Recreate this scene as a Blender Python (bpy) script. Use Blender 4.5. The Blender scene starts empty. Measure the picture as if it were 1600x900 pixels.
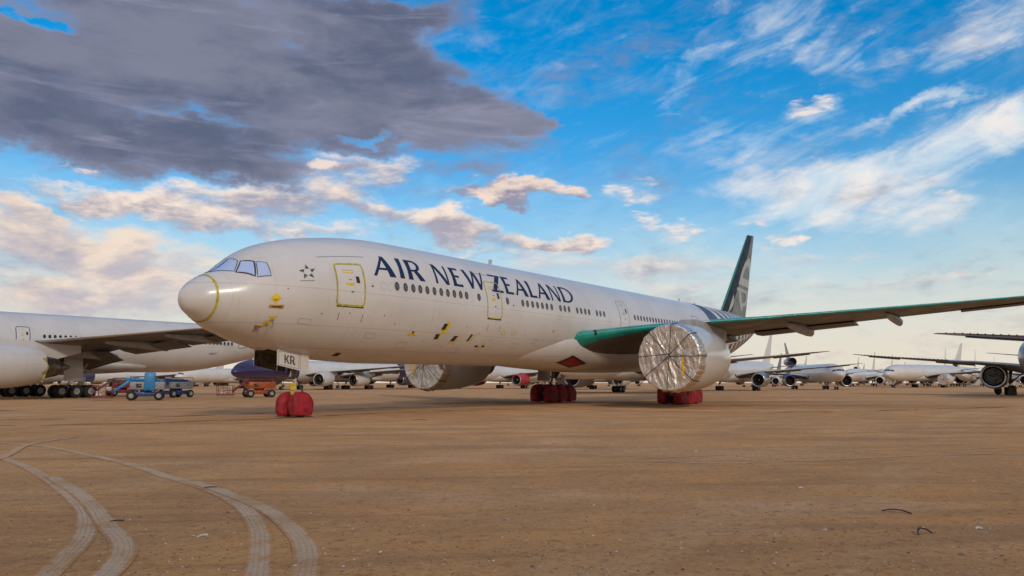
import bpy, bmesh, math, random
import numpy as np
from mathutils import Vector, Matrix, noise
random.seed(7)
PI = math.pi
R = math.radians
scene = bpy.context.scene
COL = scene.collection

# ------------------------------------------------------------------ camera
YAW, PITCH, FPX = 0.607904, 0.12034, 1224.53
CAM = Vector((-18.005, -28.690, 1.532))
cd = bpy.data.cameras.new("camera"); cam = bpy.data.objects.new("camera", cd); COL.objects.link(cam)
cd.sensor_width = 36; cd.sensor_fit = 'HORIZONTAL'; cd.lens = 36 * FPX / 1600; cd.clip_start = .1; cd.clip_end = 20000
cam.location = CAM
cam.rotation_euler = (PI / 2 + PITCH, 0, YAW - PI / 2)
scene.camera = cam

# ------------------------------------------------------------------ light
SUN_DIR = Vector((-.56, -.76, .50)).normalized()          # towards the sun: low, behind and to the left of the viewer
sd = bpy.data.lights.new("sun", 'SUN'); sun = bpy.data.objects.new("sun", sd); COL.objects.link(sun)
sd.energy = 1.5; sd.angle = R(7); sd.color = (1, .86, .70)
sun.rotation_euler = SUN_DIR.to_track_quat('Z', 'Y').to_euler()
scene.view_settings.view_transform = 'Standard'; scene.view_settings.look = 'None'
scene.view_settings.gamma = 1; scene.view_settings.exposure = 0

world = bpy.data.worlds.new("World"); scene.world = world; world.use_nodes = True
WT = world.node_tree; WT.nodes.clear()

class NG:
    """small helper that writes node maths as expressions"""
    def __init__(s, tree): s.t = tree
    def new(s, k, **kw):
        n = s.t.nodes.new(k)
        for a, b in kw.items(): setattr(n, a, b)
        return n
    def put(s, sock, v):
        if isinstance(v, bpy.types.NodeSocket): s.t.links.new(v, sock)
        else: sock.default_value = v
    def m(s, op, a, b=0.0, c=0.0, clamp=False):
        n = s.new('ShaderNodeMath', operation=op, use_clamp=clamp)
        s.put(n.inputs[0], a); s.put(n.inputs[1], b)
        if op in ('MULTIPLY_ADD', 'SMOOTH_MAX', 'SMOOTH_MIN'): s.put(n.inputs[2], c)
        return n.outputs[0]
    def add(s, a, b): return s.m('ADD', a, b)
    def sub(s, a, b): return s.m('SUBTRACT', a, b)
    def mul(s, a, b): return s.m('MULTIPLY', a, b)
    def sstep(s, x, a, b, to0=0.0, to1=1.0):
        n = s.new('ShaderNodeMapRange', interpolation_type='SMOOTHSTEP')
        s.put(n.inputs['Value'], x); n.inputs['From Min'].default_value = a; n.inputs['From Max'].default_value = b
        n.inputs['To Min'].default_value = to0; n.inputs['To Max'].default_value = to1
        return n.outputs[0]
    def lin(s, x, a, b, to0=0.0, to1=1.0):
        n = s.new('ShaderNodeMapRange')
        s.put(n.inputs['Value'], x); n.inputs['From Min'].default_value = a; n.inputs['From Max'].default_value = b
        n.inputs['To Min'].default_value = to0; n.inputs['To Max'].default_value = to1
        return n.outputs[0]
    def xyz(s, x, y, z):
        n = s.new('ShaderNodeCombineXYZ'); s.put(n.inputs[0], x); s.put(n.inputs[1], y); s.put(n.inputs[2], z); return n.outputs[0]
    def sep(s, v):
        n = s.new('ShaderNodeSeparateXYZ'); s.put(n.inputs[0], v); return n.outputs
    def noise(s, v, scale, detail=5, rough=.55, dist=0.0, lac=2.0):
        n = s.new('ShaderNodeTexNoise'); s.put(n.inputs['Vector'], v); n.inputs['Scale'].default_value = scale
        n.inputs['Detail'].default_value = detail; n.inputs['Roughness'].default_value = rough
        n.inputs['Distortion'].default_value = dist; n.inputs['Lacunarity'].default_value = lac
        return n.outputs[0]
    def mixc(s, f, a, b, mode='MIX'):
        n = s.new('ShaderNodeMix', data_type='RGBA', blend_type=mode)
        s.put(n.inputs[0], f)
        for i, v in ((6, a), (7, b)):
            if isinstance(v, tuple) and len(v) == 3: v = (*v, 1)
            s.put(n.inputs[i], v)
        return n.outputs[2]

def px_dir(u, v):
    """azimuth (deg, right positive) and elevation (deg) of a photo pixel"""
    x = (u - 800) / FPX; y = (450 - v) / FPX
    f = math.cos(PITCH) - y * math.sin(PITCH); z = math.sin(PITCH) + y * math.cos(PITCH)
    return math.degrees(math.atan2(x, f)), math.degrees(math.atan2(z, math.hypot(x, f)))

def build_sky():
    g = NG(WT)
    tc = g.new('ShaderNodeTexCoord').outputs['Generated']
    x, y, z = g.sep(tc)
    c, s = math.cos(YAW), math.sin(YAW)
    rx = g.sub(g.mul(x, s), g.mul(y, c)); fx = g.add(g.mul(x, c), g.mul(y, s))
    az = g.mul(g.m('ARCTAN2', rx, fx), 57.29578)
    el = g.mul(g.m('ARCSINE', z), 57.29578)
    # cloud-layer coordinates: a flat layer seen in perspective, flattened near the horizon
    zz = g.m('MAXIMUM', g.add(z, .16), .05)
    P = g.xyz(g.m('DIVIDE', rx, zz), g.m('DIVIDE', fx, zz), 0.0)
    S = g.xyz(g.mul(az, .1), g.mul(el, .19), 0.0)           # sheet coordinates (azimuth, elevation)
    nA = g.noise(S, .9, 7, .58, .25)
    nB = g.noise(S, 2.6, 8, .62, .15)
    nW = g.sub(g.noise(S, 1.5, 6, .62), .5); nW2 = g.sub(g.noise(g.xyz(g.mul(az, .1), g.mul(el, .19), 4.7), 1.5, 6, .62), .5)
    azw = g.add(az, g.mul(nW, 10.0)); elw = g.add(el, g.mul(nW2, 5.2))
    def blob(u, v, ru, rv, rot=0.0, w=1.0):
        a0, e0 = px_dir(u, v); a1, _ = px_dir(u + ru, v); _, e1 = px_dir(u, v - rv)
        ra, re = abs(a1 - a0), abs(e1 - e0)
        da, de = g.sub(azw, a0), g.sub(elw, e0)
        if rot:
            cr, sr = math.cos(R(rot)), math.sin(R(rot))
            da, de = g.add(g.mul(da, cr), g.mul(de, sr)), g.sub(g.mul(de, cr), g.mul(da, sr))
        d = g.add(g.m('POWER', g.m('ABSOLUTE', g.mul(da, 1 / ra)), 2.0), g.m('POWER', g.m('ABSOLUTE', g.mul(de, 1 / re)), 2.0))
        mk = g.mul(g.m('SUBTRACT', 1.0, d, clamp=True), w)
        return mk, g.mul(mk, g.mul(de, 1 / re))
    def union(L):
        o = None; union.vert = None; tot = None
        for b in L:
            m, v = blob(*b); o = m if o is None else g.m('SMOOTH_MAX', o, m, .25)
            union.vert = v if union.vert is None else g.add(union.vert, v); tot = m if tot is None else g.add(tot, m)
        union.vert = g.m('DIVIDE', union.vert, g.add(tot, .05))
        return o
    # --- clear sky
    sky = g.new('ShaderNodeTexSky', sky_type='NISHITA', sun_disc=False)
    sky.sun_elevation = math.asin(SUN_DIR.z); sky.sun_rotation = math.atan2(SUN_DIR.x, SUN_DIR.y)
    sky.air_density = 1.0; sky.dust_density = .6; sky.ozone_density = 2.0
    clear = g.mixc(g.sstep(el, 2, 26), (.98, 1.10, 1.10), (.52, 1.24, 1.55))
    clear = g.mixc(1.0, sky.outputs[0], clear, 'MULTIPLY')
    hs = g.new('ShaderNodeHueSaturation'); hs.inputs['Saturation'].default_value = SKY_SAT; hs.inputs['Value'].default_value = SKY_VAL
    g.put(hs.inputs['Color'], clear); clear = hs.outputs[0]
    bg0 = g.new('ShaderNodeBackground'); g.put(bg0.inputs[0], clear); bg0.inputs[1].default_value = .1
    cur = bg0.outputs[0]
    def layer(cur, color, alpha, strength=1.0):
        b = g.new('ShaderNodeBackground'); g.put(b.inputs[0], (*color, 1) if isinstance(color, tuple) else color); b.inputs[1].default_value = strength
        mx = g.new('ShaderNodeMixShader'); g.put(mx.inputs[0], alpha); g.t.links.new(cur, mx.inputs[1]); g.t.links.new(b.outputs[0], mx.inputs[2])
        return mx.outputs[0]
    fill_veil = g.m('MAXIMUM', g.sstep(g.m('ABSOLUTE', az), 48, 80), g.sstep(el, 32, 50))  # unseen cloud veil behind and overhead, added to tint and brighten the light
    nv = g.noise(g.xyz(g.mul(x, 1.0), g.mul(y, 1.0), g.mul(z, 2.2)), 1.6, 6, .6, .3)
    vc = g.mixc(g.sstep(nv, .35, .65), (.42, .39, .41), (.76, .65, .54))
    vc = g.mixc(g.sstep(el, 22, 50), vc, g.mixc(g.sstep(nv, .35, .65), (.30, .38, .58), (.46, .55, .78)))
    cur = layer(cur, vc, g.mul(fill_veil, g.sstep(nv, .25, .55, .55, .95)), FILL_VEIL)
    # --- thin pale air above the horizon
    hz = g.sstep(g.add(el, g.mul(g.sub(nA, .5), 7.0)), 2.0, 17.0, .94, 0.0)
    cur = layer(cur, g.mixc(g.sstep(el, 1, 14), (.80, .72, .60), (.50, .74, .82)), hz)
    # --- high wispy cirrus on the right: fibres that run up to the right
    fib = g.xyz(g.add(g.mul(az, .085), g.mul(el, .05)), g.sub(g.mul(el, .36), g.mul(az, .13)), 2.0)
    nf = g.noise(fib, 1.5, 9, .62, .9)
    nf2 = g.noise(S, 1.1, 8, .66, .8)
    cirr = union([(1330, 290, 250, 72, 3, 1.35), (1200, 300, 130, 60, 0, .9), (1430, 250, 200, 60, 6, 1.1), (1500, 215, 190, 75, 14, 1.05), (1575, 195, 70, 60, 0, 1.3), (1440, 165, 130, 16, 14, .9), (1255, 175, 80, 32, 8, .75),
                  (1110, 85, 70, 26, 0, .55), (1220, 45, 110, 50, 25, .6), (1300, 80, 70, 60, 50, .6), (1540, 50, 160, 60, 12, .72), (1060, 130, 55, 40, 40, .5),
                  (1370, 248, 40, 20, 0, .7), (1230, 215, 170, 60, 0, .55), (1420, 330, 170, 45, 0, .65)])
    nn = g.add(g.mul(nf, .62), g.mul(nf2, .38))
    ac = g.sstep(g.add(g.mul(cirr, .40), g.mul(g.mul(g.sub(nn, .5), g.sstep(cirr, -.05, .35, .25, 1.0)), 1.3)), .02, .60, 0.0, .95)
    cur = layer(cur, g.mixc(g.sstep(nf2, .35, .65), (.64, .76, .84), (.92, .86, .82)), ac)
    # small ripples left of the cirrus
    rip = union([(1000, 300, 75, 38, -12, .8), (1050, 365, 75, 30, -10, .95), (1050, 352, 60, 10, -6, .8), (1170, 338, 38, 12, 0, 1.0), (1225, 374, 32, 15, 0, .95), (1480, 320, 60, 22, 12, .7), (1250, 165, 55, 18, 10, .8)])
    nr = g.noise(g.xyz(g.mul(az, .22), g.mul(el, .75), 9.0), 1.7, 6, .6, .3)
    ar = g.sstep(g.add(g.mul(rip, .52), g.mul(g.mul(g.sub(nr, .5), g.sstep(rip, 0, .3, 0, 1.0)), 1.5)), .16, .66, 0.0, .92)
    cur = layer(cur, g.mixc(g.sstep(nr, .4, .62), (.66, .62, .66), (.95, .83, .74)), ar)
    # --- low cream and pinkish banks
    def bank(cur, blobs, thr, soft, lit, shade, nscale, amp, zoff, dl, amax=1.0):
        C = g.xyz(g.mul(az, .1), g.mul(el, .24), zoff)
        n1 = g.noise(C, nscale, 8, .62, .25)
        C2 = g.xyz(g.mul(g.sub(az, dl[0]), .1), g.mul(g.add(el, dl[1]), .24), zoff)
        n2 = g.noise(C2, nscale, 8, .62, .25)
        mk = union(blobs)
        den = g.add(mk, g.mul(g.sub(n1, .5), amp))
        a = g.sstep(den, thr - .06, thr + soft * 1.5, 0.0, amax)
        light = g.sstep(g.add(g.add(g.mul(g.sub(n1, n2), 2.6), g.mul(union.vert, .62)), g.sub(.68, g.mul(den, .30))), .10, .85)
        return layer(cur, g.mixc(light, shade, lit), a), a
    LIT = (.94, .79, .68); SH = (.42, .40, .47)
    cur, _ = bank(cur, [(1000, 420, 300, 30, 0, .8), (1120, 450, 300, 26, 0, .7), (1280, 408, 150, 14, 0, .6), (1400, 440, 260, 18, 4, .7), (1500, 425, 110, 10, 4, .7), (1350, 462, 250, 16, 2, .6), (900, 410, 150, 25, 0, .8), (1200, 395, 80, 12, 0, .6)],
                  .38, .5, (.86, .76, .68), (.55, .52, .56), 1.6, 1.5, 1.0, (.8, .5), .85)
    cur, _ = bank(cur, [(120, 400, 330, 75, -12, .95), (60, 330, 130, 28, -18, .9), (250, 430, 260, 70, 0, .75), (100, 470, 300, 50, 0, .8), (30, 300, 60, 14, 0, .6), (330, 480, 200, 40, 0, .6)],
                  .26, .42, (.90, .74, .61), (.52, .48, .53), 1.3, 1.35, 2.0, (.9, .6))
    cur, _ = bank(cur, [(700, 350, 140, 36, -12, 1.0), (850, 376, 140, 20, -4, .95), (620, 330, 120, 34, -8, .85), (440, 315, 190, 40, 4, .85), (330, 330, 150, 40, 8, .85), (220, 312, 150, 34, 0, .9), (450, 355, 200, 22, 0, .7), (540, 300, 130, 30, 0, .8), (120, 285, 120, 16, 0, .6), (470, 275, 160, 24, 0, .7), (560, 260, 120, 34, 0, .8), (760, 396, 200, 12, 0, .5)],
                  .30, .38, LIT, (.40, .38, .46), 1.9, 1.45, 3.0, (.7, .7))
    cur, _ = bank(cur, [(795, 298, 92, 25, 0, 1.05), (880, 300, 35, 12, 0, .7), (735, 308, 60, 12, 0, .7)], .30, .3, (.90, .72, .62), (.30, .30, .40), 2.2, .85, 4.0, (.5, 1.3))
    # --- the big dark cloud deck
    big = union([(80, 90, 420, 120, 0, 1.0), (420, 120, 380, 110, -6, 1.15), (640, 165, 235, 80, -12, 1.1), (560, 70, 230, 80, -20, 1.0), (760, 195, 130, 32, 2, 1.05), (500, 215, 330, 38, 6, .9),
                 (240, 225, 330, 62, -4, 1.15), (40, 170, 300, 90, 0, 1.1), (330, 262, 210, 30, 6, .85), (620, 20, 160, 42, 0, .9), (700, 262, 120, 28, 0, .6), (840, 185, 50, 20, 0, .9), (620, 120, 200, 90, -20, .9), (300, 20, 330, 60, 0, .95)])
    hole = union([(60, 30, 60, 13, 0, .75), (575, 214, 60, 12, 4, .7)])
    C = g.xyz(g.mul(az, .1), g.mul(el, .22), 7.0)
    n1 = g.noise(C, 1.5, 9, .60, .3)
    nh = g.noise(g.xyz(g.mul(az, .1), g.mul(el, .26), 21.0), 5.5, 7, .68, .5)
    den = g.sub(g.add(g.add(big, g.mul(g.sub(n1, .5), 1.15)), g.mul(g.sub(nh, .5), .55)), hole)
    ab = g.sstep(den, .08, .72, 0.0, .985)
    n3 = g.noise(g.xyz(g.mul(az, .07), g.mul(el, .20), 11.0), 1.0, 6, .55, .5)
    n4 = g.noise(g.xyz(g.mul(az, .1), g.mul(el, .3), 15.0), 1.8, 7, .6, .4)
    tone = g.add(g.mul(n3, .65), g.mul(n4, .35))
    tone = g.add(tone, g.mul(g.sub(nh, .5), .14))
    colb = g.mixc(g.sstep(tone, .38, .63), (.112, .132, .208), (.215, .225, .305))
    colb = g.mixc(g.sstep(den, .2, .95, .60, 0.0), colb, (.30, .32, .47))
    colb = g.mixc(g.sstep(g.noise(g.xyz(g.mul(az, .05), g.mul(el, .34), 31.0), 1.6, 7, .62, .6), .54, .72, 0.0, .55), colb, (.34, .34, .46))
    cur = layer(cur, colb, ab)
    cur, _ = bank(cur, [(530, 262, 70, 13, 0, .75), (140, 260, 60, 10, 0, .6)], .35, .3, (.85, .72, .66), (.32, .32, .42), 2.6, 1.2, 5.0, (.5, 1.0))
    # below the horizon
    cur = layer(cur, (.22, .14, .085), g.sstep(el, -.25, -1.2))
    out = g.new('ShaderNodeOutputWorld'); g.t.links.new(cur, out.inputs[0])
SKY_SAT, SKY_VAL, FILL_VEIL = 1.14, 1.02, .90
build_sky()

# ------------------------------------------------------------------ materials
MATS = {}
def mat(name, col, rough=.5, metal=0.0, var=.12, vscale=1.5, bump=0.0, bscale=20.0, coat=0.0, col2=None, spec=.5):
    if name in MATS: return MATS[name]
    m = bpy.data.materials.new(name); m.use_nodes = True; t = m.node_tree; g = NG(t)
    b = t.nodes['Principled BSDF']
    tc = g.new('ShaderNodeTexCoord').outputs['Object']
    n = g.noise(tc, vscale, 6, .6)
    c2 = col2 or tuple(v * (1 - 2.2 * var) for v in col)
    g.put(b.inputs['Base Color'], g.mixc(g.sstep(n, .38, .66), tuple(col), tuple(c2)))
    g.put(b.inputs['Roughness'], g.lin(n, .3, .7, max(0.02, rough - .06), min(1, rough + .08)))
    b.inputs['Metallic'].default_value = metal; b.inputs['Coat Weight'].default_value = coat; b.inputs['Coat Roughness'].default_value = .12
    b.inputs['Specular IOR Level'].default_value = spec
    if bump:
        bn = g.new('ShaderNodeBump'); bn.inputs['Strength'].default_value = bump; bn.inputs['Distance'].default_value = .03
        g.put(bn.inputs['Height'], g.noise(tc, bscale, 5, .6)); g.t.links.new(bn.outputs[0], b.inputs['Normal'])
    MATS[name] = m; return m

def paint_mat(name, base, seams=True, rough=.32):
    """aircraft skin: faint dirt, drip streaks, panel joints; tan tone grows towards the belly"""
    m = bpy.data.materials.new(name); m.use_nodes = True; g = NG(m.node_tree); b = m.node_tree.nodes['Principled BSDF']
    tc = g.new('ShaderNodeTexCoord').outputs['Object']; x, y, z = g.sep(tc)
    zr = g.sub(g.sub(z, 5.52), g.mul(x, .007))
    n1 = g.noise(tc, .35, 6, .6); n2 = g.noise(g.xyz(g.mul(x, 3.0), y, g.mul(z, .25)), 1.6, 6, .65); n3 = g.noise(tc, 9, 4, .6)
    c = g.mixc(g.sstep(n1, .35, .7), base, tuple(v * .90 for v in base))
    c = g.mixc(g.sstep(n2, .52, .78, 0.0, .34), c, tuple(v * k for v, k in zip(base, (.70, .64, .56))))
    c = g.mixc(g.mul(g.sstep(zr, -.6, -3.1, 0.0, .30), g.sstep(n3, .2, .8, .4, 1.0)), c, (.44, .37, .29))  # lower half mixed towards tan, strongest at the keel
    if seams:
        def line(v, per, w, off=0.0):
            f = g.m('FRACT', g.mul(g.add(v, off), 1 / per)); d = g.m('ABSOLUTE', g.sub(f, .5))
            return g.sstep(g.mul(d, per), w, w * .4)
        rings = g.mul(line(x, 5.33, .018, 1.3), .20)
        lon = None
        for h, w in ((.02, .018), (-1.55, .016), (2.42, .014), (-2.5, .014)):
            l = g.sstep(g.m('ABSOLUTE', g.sub(zr, h)), w, w * .4); lon = l if lon is None else g.m('MAXIMUM', lon, l)
        fine_r = g.mul(line(x, .533, .007, .2), .07)
        rings = g.m('MAXIMUM', rings, fine_r)
        sm = g.m('MAXIMUM', rings, g.mul(lon, .45))
        c = g.mixc(sm, c, (.25, .21, .18))
    g.put(b.inputs['Base Color'], c)
    g.put(b.inputs['Roughness'], g.lin(n3, .3, .7, rough - .05, rough + .1))
    b.inputs['Coat Weight'].default_value = .35; b.inputs['Coat Roughness'].default_value = .18
    bn = g.new('ShaderNodeBump'); bn.inputs['Strength'].default_value = .10; bn.inputs['Distance'].default_value = .04
    g.put(bn.inputs['Height'], g.noise(tc, 1.1, 3, .5)); g.t.links.new(bn.outputs[0], b.inputs['Normal'])
    MATS[name] = m; return m

paint_mat('skin_white', (.61, .59, .575)); paint_mat('skin_cowl', (.58, .565, .55), seams=False, rough=.14); paint_mat('skin_far', (.62, .61, .60), rough=.38)
paint_mat('skin_purple', (.022, .012, .085), seams=False); paint_mat('skin_navy', (.02, .035, .12), seams=False)
paint_mat('skin_grey', (.36, .37, .40), seams=False)
mat('livery_navy', (.006, .022, .085), .5, var=.05, spec=.25)
mat('pattern_grey', (.07, .08, .105), .4, var=.08)
mat('livery_grey', (.16, .17, .20), .4, var=.08)
mat('teal', (.006, .29, .24), .30, var=.18, vscale=.8, coat=.3)
mat('teal_edge', (.01, .26, .22), .4, var=.1)
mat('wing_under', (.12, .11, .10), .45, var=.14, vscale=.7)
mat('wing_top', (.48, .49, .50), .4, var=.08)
mat('wing_grey', (.33, .33, .34), .42, var=.12, vscale=.9)
mat('window_blind', (.13, .12, .125), .3, var=.2, vscale=14)
mat('window_rim', (.05, .045, .05), .4)
mat('window_dark', (.02, .022, .03), .15)
mat('cockpit_film', (.36, .50, .82), .22, var=.10, vscale=5, bump=.25, bscale=6, col2=(.45, .52, .70))
mat('dark_seal', (.03, .028, .03), .6)
mat('tape_yellow', (.50, .42, .03), .5, var=.2, vscale=6)
mat('decal_yellow', (.80, .55, .015), .5, var=.15, vscale=8)
mat('decal_amber', (.50, .22, .01), .5)
mat('decal_red', (.30, .006, .012), .45, var=.15, vscale=3)
mat('decal_black', (.02, .018, .018), .5)
mat('pale_seal', (.42, .43, .32), .5)
mat('rubber', (.018, .017, .017), .8, var=.25, vscale=5, bump=.2)
mat('hub_grey', (.42, .42, .40), .45, var=.2)
mat('strut_metal', (.16, .15, .14), .45, .6, var=.25, vscale=4)
mat('strut_white', (.48, .46, .43), .45, var=.25, vscale=4)
mat('chrome', (.75, .72, .70), .12, 1.0, var=.05)
mat('exhaust_metal', (.24, .21, .19), .38, .9, var=.25, vscale=2)
mat('bare_metal', (.52, .51, .50), .28, .9, var=.15, vscale=2)
mat('stripped', (.10, .085, .075), .6, .2, var=.5, vscale=3, bump=.8, bscale=4)
mat('bay_dark', (.035, .03, .028), .8, var=.3, vscale=4)
mat('door_inner', (.09, .07, .045), .7, var=.5, vscale=3)
mat('cover_red', (.36, .010, .022), .7, var=.25, vscale=2.5, bump=1.0, bscale=2.6)
mat('cord_black', (.02, .02, .02), .7)
mat('lift_blue', (.01, .06, .27), .42, var=.18, vscale=3)
mat('lift_bright', (.015, .19, .45), .42, var=.15, vscale=3)
mat('lift_grey', (.25, .26, .28), .5, var=.12, vscale=3)
mat('lift_orange', (.42, .085, .02), .45, var=.2, vscale=3)
mat('lift_red', (.24, .022, .025), .5, var=.25, vscale=3)
mat('lift_white', (.60, .58, .55), .5, var=.15)
mat('olive', (.09, .10, .05), .7, var=.25, vscale=4)
mat('hangar_wall', (.34, .36, .38), .6, var=.1, vscale=.3)
mat('scrap_dark', (.02, .018, .03), .8, var=.2)
mat('scrap_pale', (.55, .48, .40), .8, var=.2, vscale=10)
mat('stone', (.22, .16, .11), .9, var=.3, vscale=20)
mat('fin_sage', (.15, .17, .155), .42, var=.10, vscale=.7)
mat('fin_pale', (.40, .40, .385), .42, var=.06)
mat('fin_navy', (.006, .012, .026), .5, var=.1, spec=.3)
mat('tail_orange', (.5, .10, .03), .45); mat('far_blue', (.03, .09, .35), .45); mat('red_panel', (.45, .04, .04), .5)

def foil_mat():
    m = bpy.data.materials.new('foil'); m.use_nodes = True; g = NG(m.node_tree); b = m.node_tree.nodes['Principled BSDF']
    tc = g.new('ShaderNodeTexCoord').outputs['Object']; x, y, z = g.sep(tc)
    yy = g.sub(g.m('ABSOLUTE', y), 9.6); zz = g.sub(z, 3.1)
    ang = g.m('ARCTAN2', zz, yy); rad = g.m('SQRT', g.add(g.mul(yy, yy), g.mul(zz, zz)))
    n = g.noise(g.xyz(g.m('SINE', ang), g.m('COSINE', ang), g.mul(rad, .16)), 4.2, 5, .6, .9)
    fold = g.m('ABSOLUTE', g.sub(g.m('FRACT', g.mul(n, 4.0)), .5))
    n2 = g.noise(tc, 3.2, 6, .66, 1.4); n3 = g.noise(g.xyz(g.mul(x, 2.0), g.mul(y, 2.4), g.mul(z, .7)), 2.4, 5, .6, 1.0)
    crease = g.m('ABSOLUTE', g.sub(n2, .5))
    g.put(b.inputs['Base Color'], g.mixc(g.sstep(n2, .3, .7), (.82, .76, .69), (.70, .62, .53)))
    b.inputs['Metallic'].default_value = 1.0; b.inputs['Roughness'].default_value = .34
    bn = g.new('ShaderNodeBump'); bn.inputs['Strength'].default_value = 1.0; bn.inputs['Distance'].default_value = .034
    g.put(bn.inputs['Height'], g.add(g.add(g.mul(fold, .8), g.mul(n3, 1.6)), g.mul(crease, -1.2))); g.t.links.new(bn.outputs[0], b.inputs['Normal'])
    MATS['foil'] = m
foil_mat()

# ------------------------------------------------------------------ mesh helpers
class MB:
    def __init__(s): s.v = []; s.f = []; s.m = []
    def add(s, vs, fs, mi=0):
        o = len(s.v); s.v += [tuple(map(float, p)) for p in vs]
        for k, f in enumerate(fs):
            s.f.append([i + o for i in f]); s.m.append(mi[k] if isinstance(mi, list) else mi)
        return s
    def grid(s, rows, cu=False, cap=False, mi=0):
        """rows of points; cu closes each row into a ring"""
        n = len(rows[0]); vs = [p for r in rows for p in r]; fs = []; ms = []
        for i in range(len(rows) - 1):
            for j in range(n if cu else n - 1):
                j2 = (j + 1) % n
                fs.append([i * n + j, i * n + j2, (i + 1) * n + j2, (i + 1) * n + j]); ms.append(mi(i, j) if callable(mi) else mi)
        if cap and cu:
            fs.append(list(range(n))[::-1]); ms.append(mi(0, 0) if callable(mi) else mi)
            fs.append([(len(rows) - 1) * n + j for j in range(n)]); ms.append(mi(len(rows) - 2, 0) if callable(mi) else mi)
        return s.add(vs, fs, ms)
    def box(s, c, d, rot=None, mi=0, ch=.0, taper=1.0):
        hx, hy, hz = [v / 2 for v in d]
        vs = []
        for z in (-1, 1):
            k = taper if z > 0 else 1
            for x, y in ((-1, -1), (1, -1), (1, 1), (-1, 1)): vs.append(Vector((x * hx * k, y * hy * k, z * hz)))
        if ch:
            bm = bmesh.new(); bv = [bm.verts.new(v) for v in vs]
            for f in ([0, 3, 2, 1], [4, 5, 6, 7], [0, 1, 5, 4], [1, 2, 6, 5], [2, 3, 7, 6], [3, 0, 4, 7]): bm.faces.new([bv[i] for i in f])
            bmesh.ops.bevel(bm, geom=bm.edges[:], offset=ch, segments=2, profile=.5, affect='EDGES')
            bm.verts.index_update(); vs = [v.co.copy() for v in bm.verts]; fs = [[v.index for v in f.verts] for f in bm.faces]; bm.free()
        else: fs = [[0, 3, 2, 1], [4, 5, 6, 7], [0, 1, 5, 4], [1, 2, 6, 5], [2, 3, 7, 6], [3, 0, 4, 7]]
        M = rot if rot is not None else Matrix.Identity(3)
        return s.add([(M @ v) + Vector(c) for v in vs], fs, mi)
    def lathe(s, prof, o, d=(1, 0, 0), n=24, mi=0, ph=0.0, cap=True):
        """prof: (distance along d, radius)"""
        d = Vector(d).normalized(); o = Vector(o); a = d.orthogonal().normalized(); b = d.cross(a)
        rows = [[o + d * t + (a * math.cos(ph + 2 * PI * k / n) + b * math.sin(ph + 2 * PI * k / n)) * max(r, 1e-4) for k in range(n)] for t, r in prof]
        return s.grid(rows, cu=True, cap=cap, mi=mi)
    def tube(s, p0, p1, r0, r1=None, n=10, mi=0):
        p0 = Vector(p0); p1 = Vector(p1); return s.lathe([(0, r0), ((p1 - p0).length, r1 if r1 is not None else r0)], p0, p1 - p0, n, mi)
    def path(s, pts, r, n=6, mi=0):
        for a, b in zip(pts[:-1], pts[1:]): s.tube(a, b, r, r, n, mi)
        return s
    def build(s, name, mats, parent=None, smooth=True, ang=38, loc=None):
        me = bpy.data.meshes.new(name); me.from_pydata(s.v, [], s.f); me.validate()
        if isinstance(mats, str): mats = [mats]
        for k in mats: me.materials.append(MATS[k])
        if len(me.polygons) == len(s.m): me.polygons.foreach_set('material_index', s.m)
        bm = bmesh.new(); bm.from_mesh(me); bmesh.ops.recalc_face_normals(bm, faces=bm.faces[:]); bm.to_mesh(me); bm.free()
        if smooth:
            me.shade_smooth(); me.set_sharp_from_angle(angle=R(ang))
        me.update(); o = bpy.data.objects.new(name, me); COL.objects.link(o)
        if parent is not None: o.parent = parent
        if loc is not None: o.location = loc
        return o

def thing(name, label, cat, loc=(0, 0, 0), rz=0.0, group=None, scale=1.0):
    o = bpy.data.objects.new(name, None); COL.objects.link(o); o.location = loc; o.rotation_euler = (0, 0, rz); o.scale = (scale,) * 3
    o.empty_display_size = .5
    o['label'] = label; o['category'] = cat
    if group: o['group'] = group
    return o
def tag(o, label, cat, group=None):
    o['label'] = label; o['category'] = cat
    if group: o['group'] = group
    return o
def struct(o): o['kind'] = 'structure'; return o

def ground_at(u, D):
    """ground point D metres deep in the direction of photo column u"""
    X = (u - 800) / FPX * D / math.cos(0); c, s = math.cos(YAW), math.sin(YAW)
    return Vector((CAM.x + D * c + X * s, CAM.y + D * s - X * c, 0))
def px_ground(u, v):
    c, s = math.cos(YAW), math.sin(YAW)
    F = Vector((c * math.cos(PITCH), s * math.cos(PITCH), math.sin(PITCH))); Rr = Vector((s, -c, 0)); U = Rr.cross(F)
    d = F * FPX + Rr * (u - 800) + U * (450 - v); t = -CAM.z / d.z
    return CAM + d * t

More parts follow.
